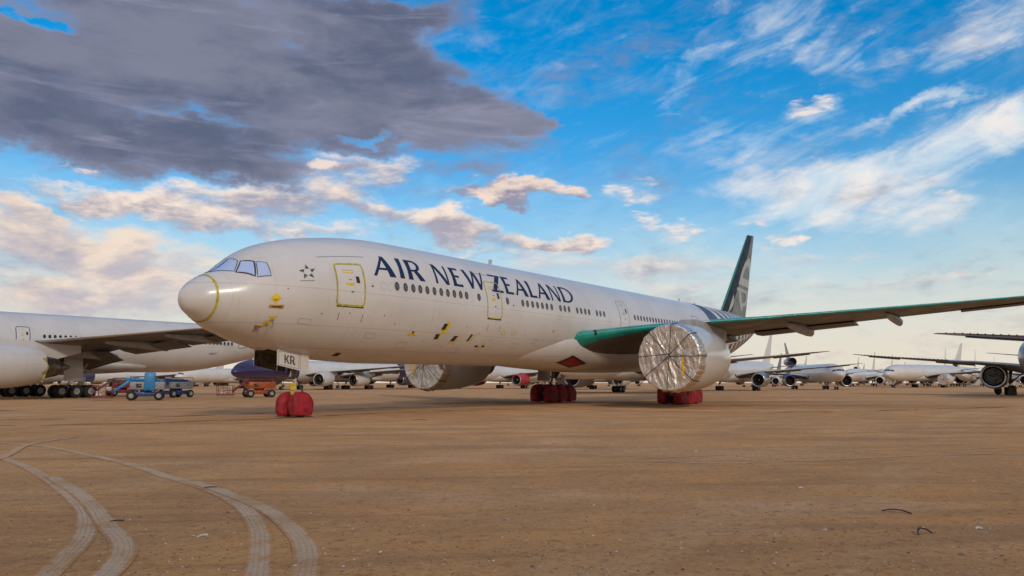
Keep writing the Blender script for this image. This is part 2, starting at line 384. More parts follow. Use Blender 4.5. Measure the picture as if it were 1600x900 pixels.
# ------------------------------------------------------------------ ground
def dirt_colour(g, tc):
    x, y, z = g.sep(tc)
    c, s = math.cos(YAW + .12), math.sin(YAW + .12)
    a = g.sub(g.mul(x, s), g.mul(y, c)); d = g.add(g.mul(x, c), g.mul(y, s))
    big = g.noise(tc, .05, 5, .6, .4); mid = g.noise(tc, .42, 6, .62, .3)
    streak = g.noise(g.xyz(g.mul(a, .13), d, 0.0), .9, 6, .66, .2)
    streak2 = g.noise(g.xyz(g.mul(x, .10), g.mul(y, 1.0), 3.0), .8, 5, .6, .1)
    fine = g.noise(tc, 14, 9, .84); grit = g.noise(tc, 85, 4, .75)
    c1 = g.mixc(g.sstep(big, .32, .68), (0.636, 0.323, 0.120), (0.693, 0.378, 0.160))
    c1 = g.mixc(g.sstep(g.noise(g.xyz(g.mul(a, .35), d, 5.0), .35, 6, .65, .4), .50, .68, 0.0, .75), c1, (0.681, 0.424, 0.246))
    c1 = g.mixc(g.sstep(mid, .36, .66, 0.0, .75), c1, (0.472, 0.260, 0.122))
    c1 = g.mixc(g.sstep(streak, .46, .68, 0.0, .72), c1, (0.381, 0.211, 0.102))
    c1 = g.mixc(g.sstep(streak2, .52, .72, 0.0, .42), c1, (0.654, 0.422, 0.226))
    c1 = g.mixc(g.sstep(fine, .51, .66, 0.0, .80), c1, (0.290, 0.157, 0.073))
    c1 = g.mixc(g.sstep(fine, .46, .32, 0.0, .70), c1, (0.726, 0.497, 0.282))
    clod = g.noise(tc, 6.5, 7, .72, .3)
    c1 = g.mixc(g.sstep(clod, .53, .64, 0.0, .60), c1, (0.307, 0.166, 0.077)); c1 = g.mixc(g.sstep(clod, .42, .32, 0.0, .40), c1, (0.750, 0.486, 0.254))
    vor = g.new('ShaderNodeTexVoronoi'); vor.inputs['Scale'].default_value = 9; g.put(vor.inputs['Vector'], tc)
    msk = g.mul(g.sstep(vor.outputs['Distance'], .13, .06), g.sstep(mid, .42, .6))
    c1 = g.mixc(g.mul(msk, .6), c1, (0.181, 0.100, 0.053))
    c1 = g.mixc(g.sstep(grit, .62, .76, 0.0, .4), c1, (0.181, 0.100, 0.049))
    return c1, mid, fine, grit
def build_ground():
    m = bpy.data.materials.new('dirt'); m.use_nodes = True; g = NG(m.node_tree); b = m.node_tree.nodes['Principled BSDF']
    tc = g.new('ShaderNodeTexCoord').outputs['Object']; x, y, z = g.sep(tc)
    c1, mid, fine, grit = dirt_colour(g, tc)
    g.put(b.inputs['Base Color'], c1); b.inputs['Roughness'].default_value = .95; b.inputs['Specular IOR Level'].default_value = .15
    bn = g.new('ShaderNodeBump'); bn.inputs['Strength'].default_value = .9; bn.inputs['Distance'].default_value = .08
    g.put(bn.inputs['Height'], g.add(g.add(g.mul(mid, 1.2), g.mul(fine, .6)), g.add(g.mul(grit, .22), g.mul(g.noise(tc, 5, 5, .6), .8))))
    g.t.links.new(bn.outputs[0], b.inputs['Normal'])
    MATS['dirt'] = m
    rad = [.6]
    while rad[-1] < 9000: rad.append(rad[-1] * (1.035 if rad[-1] < 60 else 1.12))
    n = 220; rows = []
    for r in rad:
        row = []
        for k in range(n):
            t = 2 * PI * k / n; X = CAM.x + r * math.cos(t); Y = CAM.y + r * math.sin(t)
            amp = .035 if r < 60 else .035 * max(0, 1 - (r - 60) / 60)
            h = noise.fractal((X * .35, Y * .35, 0), 1.0, 2.1, 2) * amp - .02 if amp else -.02
            row.append((X, Y, h))
        rows.append(row)
    mb = MB(); mb.grid(rows, cu=True)
    mb.add([(CAM.x, CAM.y, -.02)] + rows[0], [[0, 1 + k, 1 + (k + 1) % n] for k in range(n)])
    struct(mb.build('ground', 'dirt', ang=180))
build_ground()
def gh(x, y):
    r = math.hypot(x - CAM.x, y - CAM.y); amp = .035 if r < 60 else .035 * max(0, 1 - (r - 60) / 60)
    return noise.fractal((x * .35, y * .35, 0), 1.0, 2.1, 2) * amp - .02 if amp else -.02

def catmull(P, n):
    out = []
    P = [P[0] * 2 - P[1]] + P + [P[-1] * 2 - P[-2]]
    for i in range(1, len(P) - 2):
        for k in range(n):
            t = k / n; a, b, c, d = P[i - 1:i + 3]
            out.append(.5 * ((2 * b) + (c - a) * t + (2 * a - 5 * b + 4 * c - d) * t * t + (3 * b - a - 3 * c + d) * t ** 3))
    out.append(P[-2]); return out
def track_mat(name, col, amount, tread=True):
    m = bpy.data.materials.new(name); m.use_nodes = True; g = NG(m.node_tree); b = m.node_tree.nodes['Principled BSDF']
    uv = g.new('ShaderNodeTexCoord').outputs['UV']; u, v, _ = g.sep(uv); tc = g.new('ShaderNodeTexCoord').outputs['Object']
    dirt, mid, fine, grit = dirt_colour(g, tc); n = g.noise(tc, 3.5, 6, .7, .4)
    c = g.mixc(g.sstep(fine, .40, .68), col, tuple(k * .78 for k in col)); pat = 0.0
    if tread:
        w = g.m('ABSOLUTE', g.sub(g.m('FRACT', g.mul(u, 5.0)), .5))
        zz = g.m('FRACT', g.add(g.mul(v, 9.0), g.mul(w, 1.2)))
        pat = g.m('MAXIMUM', g.sstep(w, .12, .02), g.sstep(zz, .28, .12))
        c = g.mixc(g.mul(g.mul(pat, g.sstep(mid, .40, .56, .15, 1.0)), .42), c, tuple(k * .55 for k in col))
    e = g.sstep(g.add(g.m('ABSOLUTE', g.sub(u, .5)), g.add(g.mul(g.sub(n, .5), .55), g.mul(g.sub(fine, .5), .35))), .48, .26)
    al = g.mul(g.mul(e, g.sstep(g.noise(tc, 1.1, 5, .65), .36, .58, .35, 1.0)), amount)
    g.put(b.inputs['Base Color'], g.mixc(al, dirt, c)); b.inputs['Roughness'].default_value = .95; b.inputs['Specular IOR Level'].default_value = .12
    bn = g.new('ShaderNodeBump'); bn.inputs['Strength'].default_value = .9; bn.inputs['Distance'].default_value = .08
    h = g.add(g.add(g.mul(mid, 1.2), g.mul(fine, .6)), g.add(g.mul(grit, .22), g.mul(g.noise(tc, 5, 5, .6), .8)))
    if tread: h = g.sub(h, g.mul(g.mul(pat, e), .16))
    g.put(bn.inputs['Height'], h); g.t.links.new(bn.outputs[0], b.inputs['Normal'])
    MATS[name] = m
track_mat('track_light', (.72, .53, .37), .95); track_mat('track_faint', (.68, .50, .36), .6, False); track_mat('track_dark', (.11, .07, .05), .95, False)
def track(pts, w, material, lift=.003):
    P = catmull([px_ground(*p) for p in pts], 14)
    vs = []; uvs = []; L = 0
    for i, p in enumerate(P):
        t = (P[min(i + 1, len(P) - 1)] - P[max(i - 1, 0)]).normalized(); nn = Vector((-t.y, t.x, 0))
        if i: L += (p - P[i - 1]).length
        for k in range(7):
            q = p + nn * (k / 6 - .5) * w; vs.append((q.x, q.y, gh(q.x, q.y) + lift + .002)); uvs.append((k / 6, L))
    fs = [[i * 7 + k, i * 7 + k + 1, (i + 1) * 7 + k + 1, (i + 1) * 7 + k] for i in range(len(P) - 1) for k in range(6)]
    me = bpy.data.meshes.new('tyre_track'); me.from_pydata(vs, [], fs); me.materials.append(MATS[material])
    l = me.uv_layers.new(name='UVMap')
    for lp in me.loops: l.data[lp.index].uv = uvs[lp.vertex_index]
    me.shade_smooth(); o = bpy.data.objects.new('tyre_track', me); COL.objects.link(o); struct(o)
track([(-60, 700), (10, 716), (60, 737), (105, 768), (134, 800), (130, 835), (98, 870), (50, 910), (0, 940)], .24, 'track_light')
track([(80, 742), (125, 770), (165, 812), (192, 845), (186, 872), (150, 905), (100, 940)], .25, 'track_light', .006)
track([(0, 690), (60, 695), (130, 708), (200, 722), (270, 745), (330, 765), (380, 790), (403, 820), (406, 860), (400, 905), (390, 960)], .24, 'track_light')
track([(300, 752), (360, 772), (425, 797), (463, 828), (480, 860), (474, 905), (450, 960)], .25, 'track_light', .006)
track([(-30, 722), (8, 712), (34, 698), (60, 690), (120, 682)], .22, 'track_faint', .009)
track([(1020, 722), (1120, 722), (1300, 716), (1450, 711), (1640, 704)], .16, 'track_faint')
track([(1000, 716), (1250, 706), (1640, 697)], .12, 'track_faint')
track([(-40, 665), (150, 662), (300, 658), (450, 652), (640, 643), (820, 638)], .5, 'track_dark')
track([(-40, 656), (200, 652), (380, 646), (560, 638), (760, 632)], .6, 'track_dark')
track([(-40, 641), (200, 640), (420, 634), (700, 628)], .4, 'track_dark')
track([(900, 640), (1200, 644), (1640, 634)], .5, 'track_dark')

# ------------------------------------------------------------------ fuselage shape shared by the big twins
XN = [0, .03, .1, .25, .5, 1, 1.6, 2, 2.5, 3, 3.5, 4.5, 6, 8, 10, 12.5, 50, 53, 56, 60, 64, 68, 71, 73.1]
TOP = [-.57, -.38, -.24, -.08, .16, .46, .77, 1.09, 1.52, 1.82, 2.04, 2.35, 2.67, 2.95, 3.08, 3.1, 3.1, 3.1, 3.1, 3.05, 2.92, 2.70, 2.45, 2.2]
BOT = [-.57, -.76, -.92, -1.09, -1.25, -1.58, -1.9, -2.02, -2.21, -2.36, -2.49, -2.73, -2.91, -3.03, -3.1, -3.1, -3.1, -2.98, -2.62, -1.88, -.95, .1, .95, 1.5]
HW = [.02, .2, .34, .57, .89, 1.23, 1.64, 1.87, 2.08, 2.25, 2.4, 2.62, 2.85, 3.02, 3.09, 3.1, 3.1, 3.06, 2.92, 2.52, 1.95, 1.28, .68, .12]
MID = [-.57, -.57, -.57, -.57, -.57, -.52, -.45, -.4, -.34, -.28, -.22, -.13, -.04, 0, 0, 0, 0, .06, .2, .5, .95, 1.4, 1.7, 1.85]
def pchip(X, Y):
    X = np.array(X, float); Y = np.array(Y, float); h = np.diff(X); d = np.diff(Y) / h; m = np.zeros(len(X))
    for i in range(1, len(X) - 1):
        if d[i - 1] * d[i] > 0:
            w1 = 2 * h[i] + h[i - 1]; w2 = h[i] + 2 * h[i - 1]; m[i] = (w1 + w2) / (w1 / d[i - 1] + w2 / d[i])
    m[0] = d[0]; m[-1] = d[-1]
    def f(x):
        i = int(min(max(np.searchsorted(X, x) - 1, 0), len(X) - 2)); t = min(max((x - X[i]) / h[i], 0), 1)
        return (2 * t ** 3 - 3 * t * t + 1) * Y[i] + (t ** 3 - 2 * t * t + t) * h[i] * m[i] + (-2 * t ** 3 + 3 * t * t) * Y[i + 1] + (t ** 3 - t * t) * h[i] * m[i + 1]
    return f
fT, fB, fH, fM = pchip(XN, TOP), pchip(XN, BOT), pchip(XN, HW), pchip(XN, MID)
Z0, KZ = 5.52, .007
def fpt(x, th, off=0.0, side=-1):
    """point of the skin; th degrees, 0 = widest line, 90 = crown; side -1 port, +1 starboard"""
    def P(x, t):
        T, B, H, M = fT(x), fB(x), fH(x), fM(x); s = math.sin(t); c = math.cos(t)
        return Vector((x, side * H * c, Z0 + KZ * x + M + ((T - M) if s > 0 else (M - B)) * s))
    t = R(th); p = P(x, t)
    if off:
        e = .01; a = P(x + e, t) - P(max(x - e, 0), t); b = P(x, t + e) - P(x, t - e); nn = a.cross(b).normalized()
        if nn.dot(p - Vector((x + 2 * fH(x) * 0, 0, Z0 + KZ * x + fM(x)))) < 0: nn = -nn
        p = p + nn * off
    return p
def patch(mb, q, off=.008, side=-1, nx=6, ny=6, mi=0):
    """bilinear skin patch over 4 corners (x, theta) in order"""
    a, b, c, d = q; rows = []
    for i in range(nx + 1):
        s = i / nx; row = []
        for j in range(ny + 1):
            t = j / ny
            X = (a[0] * (1 - s) + b[0] * s) * (1 - t) + (d[0] * (1 - s) + c[0] * s) * t
            T = (a[1] * (1 - s) + b[1] * s) * (1 - t) + (d[1] * (1 - s) + c[1] * s) * t
            row.append(fpt(X, T, off, side))
        rows.append(row)
    return mb.grid(rows, mi=mi)
def outline(mb, q, w, off=.012, side=-1, mi=0, rnd=0.0, n=8):
    """closed ribbon of width w metres along a polygon in (x, theta)"""
    P = []
    k = len(q)
    for i in range(k):
        a, b, c = q[i - 1], q[i], q[(i + 1) % k]
        if rnd:
            def along(p, r, d):
                L = math.hypot(r[0] - p[0], (r[1] - p[1]) * .054); f = min(.45, d / L); return (p[0] + (r[0] - p[0]) * f, p[1] + (r[1] - p[1]) * f)
            s, e = along(b, a, rnd), along(b, c, rnd)
            for j in range(5):
                t = j / 4; P.append(((1 - t) ** 2 * s[0] + 2 * t * (1 - t) * b[0] + t * t * e[0], (1 - t) ** 2 * s[1] + 2 * t * (1 - t) * b[1] + t * t * e[1]))
        else: P.append(b)
    Q = []
    for i in range(len(P)):
        a, b = P[i], P[(i + 1) % len(P)]; L = math.hypot(b[0] - a[0], (b[1] - a[1]) * .054); m = max(1, int(L / .25))
        for j in range(m): Q.append((a[0] + (b[0] - a[0]) * j / m, a[1] + (b[1] - a[1]) * j / m))
    rows = []
    pts = [fpt(x, t, off, side) for x, t in Q]; cen = sum(pts, Vector()) / len(pts)
    for i, p in enumerate(pts):
        tg = (pts[(i + 1) % len(pts)] - pts[i - 1]).normalized(); x, t = Q[i]; nn = (fpt(x, t, .1, side) - fpt(x, t, .0, side)).normalized()
        s = tg.cross(nn).normalized() * (w / 2); rows.append([p - s, p + s])
    rows.append(rows[0]); return mb.grid(rows, mi=mi)

def fuselage(parent, mats, cuts=None, n=64):
    xs = list(np.linspace(0, 1, 22) ** 2 * 3.0) + list(np.arange(3.3, 12.6, .45)) + list(np.arange(13.2, 50, 1.6)) + list(np.arange(50, 73.0, .9)) + [73.1]
    rows = [[fpt(x, 360 * k / n) if math.cos(2 * PI * k / n) >= 0 or True else None for k in range(n)] for x in xs]
    f = (lambda i, j: 0) if not cuts else (lambda i, j: cuts(xs[i], 360 * j / n))
    return MB().grid(rows, cu=True, cap=True, mi=f).build('fuselage', mats, parent, ang=60)

def fairing_pt(x, th, side=-1, off=0.0):
    """belly fairing under the wing; th from -90 (keel) to +90"""
    t = (x - 21.0) / 26.0; k = max(0, math.sin(PI * min(max(t, 0), 1))) ** .85
    hw = (2.0 + 1.38 * k + off); q = min(max((x - 26) / 5.5, 0), 1); zr = 1.3 + .7 * q * q * (3 - 2 * q) + .3 * (1 - k); zt = Z0 + KZ * x - zr; h = 3.0 + .5 * k - zr + off
    c, s = math.cos(R(th)), math.sin(R(th))
    sg = lambda v, p: math.copysign(abs(v) ** p, v)
    zz = zt + (h * sg(s, .9) if s < 0 else .34 * k * sg(s, 1.0))
    return Vector((x, side * hw * sg(c, .82), zz))

# ------------------------------------------------------------------ wing
YW = [0, 3.1, 6.4, 9.8, 12.6, 14.6, 20.2, 23.6, 27, 30.4, 32.4]
LX = [24.4, 26.5, 28.74, 31.06, 32.96, 34.32, 38.13, 40.44, 42.75, 45.1, 47.9]
LZ = [4.45, 4.65, 5.1, 5.47, 5.7, 5.9, 6.43, 6.76, 7.12, 7.5, 7.75]
TX = [38.8, 39.1, 39.6, 40.1, 41.1, 41.8, 43.9, 45.2, 46.45, 47.75, 49.0]
TZ = [3.85, 3.95, 4.6, 5.15, 5.45, 5.66, 6.26, 6.62, 7.0, 7.42, 7.72]
TH = [.15, .14, .125, .115, .11, .105, .10, .10, .10, .09, .08]
wi = lambda T, y: float(np.interp(abs(y), YW, T))
def foil_t(c): return 5 * (.2969 * math.sqrt(max(c, 0)) - .126 * c - .3516 * c * c + .2843 * c ** 3 - .1015 * c ** 4)
def wpt(y, c, up, off=0.0):
    """wing surface point: y span (signed), c chord fraction, up +1/-1"""
    lx, tx, lz, tz, th = [wi(T, y) for T in (LX, TX, LZ, TZ, TH)]; ch = tx - lx
    z = lz + (tz - lz) * c + up * (foil_t(c) * th * ch * (.50 if up > 0 else .46 + 1.35 * max(0, 1 - abs(y) / 8.5) ** 1.15) + off) + .012 * ch * math.sin(PI * c)
    return Vector((lx + ch * c - (off if c < .01 else 0), y, z))
CF = [0, .002, .004, .008, .012, .018, .026, .036, .048, .062, .08, .1, .17, .27, .4, .55, .7, .84, 1.0]
def wing(parent, side, spec):
    ys = [0, 1.6, 3.1, 4.6, 6.4, 8, 9.8, 11.2, 12.6, 14.6, 17.4, 20.2, 23.6, 27, 30.4, 31.4, 32.4]
    ys = [side * y for y in ys]; rows = []
    for y in ys:
        rows.append([wpt(y, c, 1) for c in CF[::-1]] + [wpt(y, c, -1) for c in CF[1:]])
    n1 = len(CF)
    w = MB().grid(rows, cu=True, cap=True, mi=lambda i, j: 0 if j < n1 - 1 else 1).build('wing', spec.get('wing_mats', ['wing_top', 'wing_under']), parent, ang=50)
    if spec.get('bare_le'):
        mb = MB(); mb.grid([[wpt(side * y, c, s, .02) for c, s in ((.07, 1), (.03, 1), (.0, 1), (.03, -1), (.06, -1))] for y in (14, 17, 20.2, 23.6, 27, 30.4, 32.3)])
        for k in range(26):
            y = side * (14.5 + k * .68); mb.tube(wpt(y, .0, 1) + Vector((-.05, 0, 0)), wpt(y, .08, 1, .03), .06, .09, 6)
        mb.build('leading_edge', 'stripped', w)
    else:
        segs = [(3.15, 9.0), (10.3, 16.2), (16.26, 22.4), (22.46, 29.6)] if spec.get('detail') else [(3.2, 9.0), (10.3, 30.0)]
        if spec.get('detail'): segs = [(2.3, 9.2), (10.15, 16.2), (16.24, 22.4), (22.44, 32.35)]
        for a, b in segs:
            rr = []
            cs = [(.085, 1), (.06, 1), (.03, 1), (.012, 1), (.004, 1), (0, 1), (.004, -1), (.010, -1), (.018, -1), (.026, -1)]
            for k in range(9):
                y = side * (a + (b - a) * k / 8); lo = spec.get('slat_depth', 1) + .45 * min(1, max(0, 1 - (abs(y) - 3.0) / 1.0)) - .35 * min(1, max(0, (7 - abs(y)) / 3)) * (abs(y) > 4)
                cc = [(c * (1 if s > 0 else lo), s) for c, s in cs] + ([(.026 * lo + .006 * j, -1) for j in (1, 2)] if lo > 1.3 else [(.027, -1), (.028, -1)])
                rr.append([wpt(y, c, s, .014 + .030 * min(1, max(0, 1 - (abs(y) - 4) / 4))) for c, s in cc])
            MB().grid(rr).build('leading_edge_slat', spec.get('slat', 'wing_top'), w, ang=60)
    # flaps hanging a little below the trailing edge, aileron, track fairings
    def panel(name, y0, y1, c0, drop, ext, m='wing_under'):
        rr = []
        for k in range(7):
            y = side * (y0 + (y1 - y0) * k / 6); a = wpt(y, c0, -1); te = wpt(y, 1.0, 1); d = te - a
            P = [a + Vector((.05, 0, -.05 - drop * .25)), a + d * .3 + Vector((.15, 0, .10 - drop * .35)), te + Vector((ext, 0, -drop)), te + Vector((ext, 0, -drop - .03)), a + d * .4 + Vector((.1, 0, -.14 - drop * .5))]
            rr.append(P)
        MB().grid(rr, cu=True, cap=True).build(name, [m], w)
    fl = spec.get('flap', .22)
    panel('flap', 3.6, 8.9, .80, fl * 1.5, .5); panel('flap', 10.6, 16.9, .80, fl, .42)
    if fl > .3: panel('flap', 17.0, 22.4, .80, fl * .8, .35)
    panel('aileron', 23.3, 29.2, .80, .10, .10)
    for y, L, sc in spec.get('canoes', [(13.7, 5.2, 1), (19.4, 4.4, .85), (7.2, 5.0, 1.1)]):
        te = wpt(side * y, 1.0, 1); mb = MB(); rows = []
        for k in range(13):
            t = k / 12; r = math.sin(PI * min(1, .06 + t * .66)) ** .6; x = te.x - L + t * (L + .9)
            cz = wpt(side * y, max(0.05, min(1, 1 - (te.x - x) / (wi(TX, y) - wi(LX, y)))), -1).z if x < te.x else te.z
            if t > .65: cz -= (t - .65) * .7 * (.2 + fl)
            rows.append([(x, side * y + .30 * sc * r * math.cos(a), cz - .12 + .50 * sc * r * math.sin(a) * (1 if math.sin(a) < 0 else .5)) for a in [2 * PI * j / 14 for j in range(14)]])
        mb.grid(rows, cu=True, cap=True).build('flap_track_fairing', 'wing_grey', w)
    return w

# ------------------------------------------------------------------ engine
NAC = [(.02, 1.60), (-.03, 1.70), (-.05, 1.77), (0, 1.84), (.12, 1.92), (.4, 1.99), (1.0, 2.05), (2.0, 2.08), (3.2, 2.05), (4.3, 1.95), (5.2, 1.82), (6.0, 1.66), (5.95, 1.60), (5.0, 1.55)]
def engine(parent, x, y, z, spec):
    m = spec.get('cowl', 'skin_white')
    mb = MB(); mb.lathe(NAC, (x, y, z), (1, 0, .02), 40, cap=False)
    e = mb.build('engine', [m], parent, ang=50)
    # inlet barrel, fan, spinner
    if spec.get('stripped'):
        mb = MB(); mb.lathe([(.3, 1.35), (1.2, 1.5), (2.4, 1.35), (3.5, 1.0), (5.5, .95)], (x, y, z), n=20)
        for k in range(14):
            a = random.uniform(0, 2 * PI); mb.path([(x + .5, y + 1.5 * math.cos(a), z + 1.5 * math.sin(a)), (x + 2.5, y + 1.6 * math.cos(a + .4), z + 1.6 * math.sin(a + .4)), (x + 4, y + 1.1 * math.cos(a + .2), z + 1.1 * math.sin(a + .2))], .07, 6)
        mb.build('engine_core', 'stripped', e)
    mb = MB(); mb.lathe([(.02, 1.60), (.4, 1.50), (1.3, 1.5), (1.35, .4), (1.36, .001)], (x, y, z), n=32, mi=0, cap=False); mb.build('inlet_barrel', ['bay_dark'], e)
    if not spec.get('cover'):
        mb = MB(); mb.lathe([(.55, .02), (.75, .22), (1.2, .42)], (x, y, z), n=16)
        for k in range(22):
            a = 2 * PI * k / 22; ca, sa = math.cos(a), math.sin(a); cb, sb = math.cos(a + .16), math.sin(a + .16)
            mb.add([(x + 1.05, y + .35 * ca, z + .35 * sa), (x + 1.15, y + .35 * cb, z + .35 * sb), (x + 1.2, y + 1.48 * cb, z + 1.48 * sb), (x + .9, y + 1.48 * ca, z + 1.48 * sa)], [[0, 1, 2, 3]])
        mb.build('fan', 'exhaust_metal', e, ang=20)
        MB().lathe([(.02, 1.605), (-.035, 1.70), (-.055, 1.77), (-.005, 1.845), (.115, 1.925), (.3, 1.98)], (x, y, z), n=36, cap=False).build('inlet_lip', 'bare_metal', e)
    mb = MB(); mb.lathe([(4.8, 1.2), (5.6, 1.22), (6.6, 1.05), (7.6, .85)], (x, y, z), n=28); mb.lathe([(7.3, .62), (8.0, .5), (8.9, .08)], (x, y, z), n=20)
    mb.build('exhaust', 'exhaust_metal', e)
    # pylon
    rows = []
    for t, zt, zb, w in ((1.3, 2.04, 1.6, .02), (2.3, 2.42, 1.7, .22), (3.8, 2.52, 1.5, .30), (5.5, 2.45, 1.1, .32), (7.5, 2.15, .8, .28), (9.8, 2.15, 1.45, .08)):
        zt = min(zt, 9.9); X = x + t; c = (X - wi(LX, y)) / (wi(TX, y) - wi(LX, y))
        top = wpt(y, min(max(c, .02), .9), -1).z + .12 if c > .02 else z + zt
        top = max(top, z + zb + .1); rows.append([(X, y - w, z + zb), (X, y + w, z + zb), (X, y + w, top), (X, y - w, top)])
    MB().grid(rows, cu=True, cap=True).build('pylon', [m if not spec.get('cover') else 'wing_grey'], parent, ang=30)
    if spec.get('cover'):
        s = -1 if y < 0 else 1
        random.seed(11); n = 160; rr = [k / 26 for k in range(26)] + [.985, 1.0]; rows = []
        for q in rr:
            row = []
            for k in range(n):
                a = 2 * PI * k / n
                wr = noise.noise((math.cos(a) * 3 * (.3 + q), math.sin(a) * 3 * (.3 + q), 3.1 + y)) * .5 + abs(noise.noise((math.cos(a) * q * 4.5 + q, math.sin(a) * q * 1.6, 5.0))) * 1.1 - abs(noise.noise((math.cos(a) * q * 7 - math.sin(a) * q * 3, math.sin(a) * q * 3.2, 9.0))) * .55
                dx = -.12 + .05 * (1 - q * q) + wr * .13 * (1 - q ** 6)
                r = max(q * 1.93, 1e-3); row.append((x + dx, y + r * math.cos(a), z + r * math.sin(a)))
            rows.append(row)
        for t, r in ((-.02, 1.985), (.10, 2.01), (.3, 2.04), (.52, 2.07), (.60, 2.08)):
            row = []
            for k in range(n):
                a = 2 * PI * k / n; w = noise.noise((math.cos(a) * 7, math.sin(a) * 7, t * 2)) * .05 + .025 * math.sin(a * 31 + 3 * math.sin(a * 5))
                row.append((x + t + w * (t > .4) * 1.5, y + (r + w) * math.cos(a), z + (r + w) * math.sin(a)))
            rows.append(row)
        MB().grid(rows, cu=True).build('intake_cover', 'foil', e, ang=80)
        cy, cz = -.12, .12; mb = MB()
        def cord(a, r0=0.0, r1=1.95, cc=(cy, cz)):
            P = []
            for k in range(9):
                t = k / 8; yy = cc[0] * (1 - t) + math.cos(R(a)) * r1 * t; zz = cc[1] * (1 - t) + math.sin(R(a)) * r1 * t
                P.append((x - .30 + .06 * t * t + .05 * math.sin(t * 6 + a), y + yy, z + zz))
            P.append((x + .1, y + math.cos(R(a)) * 2.06, z + math.sin(R(a)) * 2.06)); P.append((x + .62, y + math.cos(R(a)) * 2.12, z + math.sin(R(a)) * 2.12))
            mb.path(P, .022)
        for a in (98, 52, 2, -38, -88, 136, 178, 222): cord(a, cc=(cy, cz + random.uniform(-.1, .1)))
        mb.build('retaining_cord', 'cord_black', e)
        mb = MB(); yy = y - .95 if y < 0 else y + .9
        mb.box((x - .30, yy, z - .45), (.02, .13, 1.0)); mb.box((x - .31, yy - .02, z - .85), (.02, .10, .5), Matrix.Rotation(.35, 3, 'X'))
        mb.box((x + .50, y + 1.48, z - 1.5), (.02, .012, .02), Matrix.Rotation(.78, 3, 'X')) if 0 else None; mb.build('warning_streamer', 'decal_yellow', e)
    return e

# ------------------------------------------------------------------ landing gear
def wheel_mesh(mb, c, r, w):
    c = Vector(c); mb.lathe([(-w / 2, r * .45), (-w / 2, r * .82), (-w * .42, r * .95), (-w * .25, r), (w * .25, r), (w * .42, r * .95), (w / 2, r * .82), (w / 2, r * .45)], c, (0, 1, 0), 26, 0)
    mb.lathe([(-w / 2 + .02, .02), (-w / 2 - .015, r * .2), (-w / 2 + .06, r * .3), (-w / 2 - .01, r * .48)], c, (0, 1, 0), 20, 1)
    mb.lathe([(w / 2 - .02, .02), (w / 2 + .015, r * .2), (w / 2 - .06, r * .3), (w / 2 + .01, r * .48)], c, (0, 1, 0), 20, 1)
def cover_mesh(c, r, w, seed, skew=0.0):
    """loose fabric bag pulled down over a wheel: round top, straight skirts"""
    rows = []; n = 40; h0 = -r * .93
    prof = [(-w / 2 - .01, .0), (-w / 2 - .03, .5), (-w / 2 - .02, .88), (-w / 2 + .06, 1.0), (-w * .2, 1.05), (0, 1.07), (w * .2, 1.05), (w / 2 - .06, 1.0), (w / 2 + .02, .88), (w / 2 + .03, .5), (w / 2 + .01, .0)]
    for yy, k in prof:
        row = []
        for j in range(n):
            a = 2 * PI * j / n; px = math.cos(a); pz = math.sin(a)
            X = r * 1.04 * k * px; Zz = r * (1.06 if r > .6 else .98) * k * pz
            if pz < 0: X = r * 1.04 * k * math.copysign(min(1, abs(px) ** .35 if k > .4 else abs(px)), px) * (1 + .06 * abs(pz)); Zz = max(Zz * 1.0, h0 * (1 if k > .4 else k * 2))
            nn = noise.noise((X * 2.2 + seed, Zz * 2.2, yy * 3 + seed)) * .07 * min(1, k * 1.2)
            row.append((c[0] + X * (1 + nn) + skew * (r - Zz) * .2, c[1] + yy + nn * .6 * (1 if yy > 0 else -1), c[2] + Zz * (1 + nn * .4)))
        rows.append(row)
    return MB().grid(rows, cu=True, cap=False)
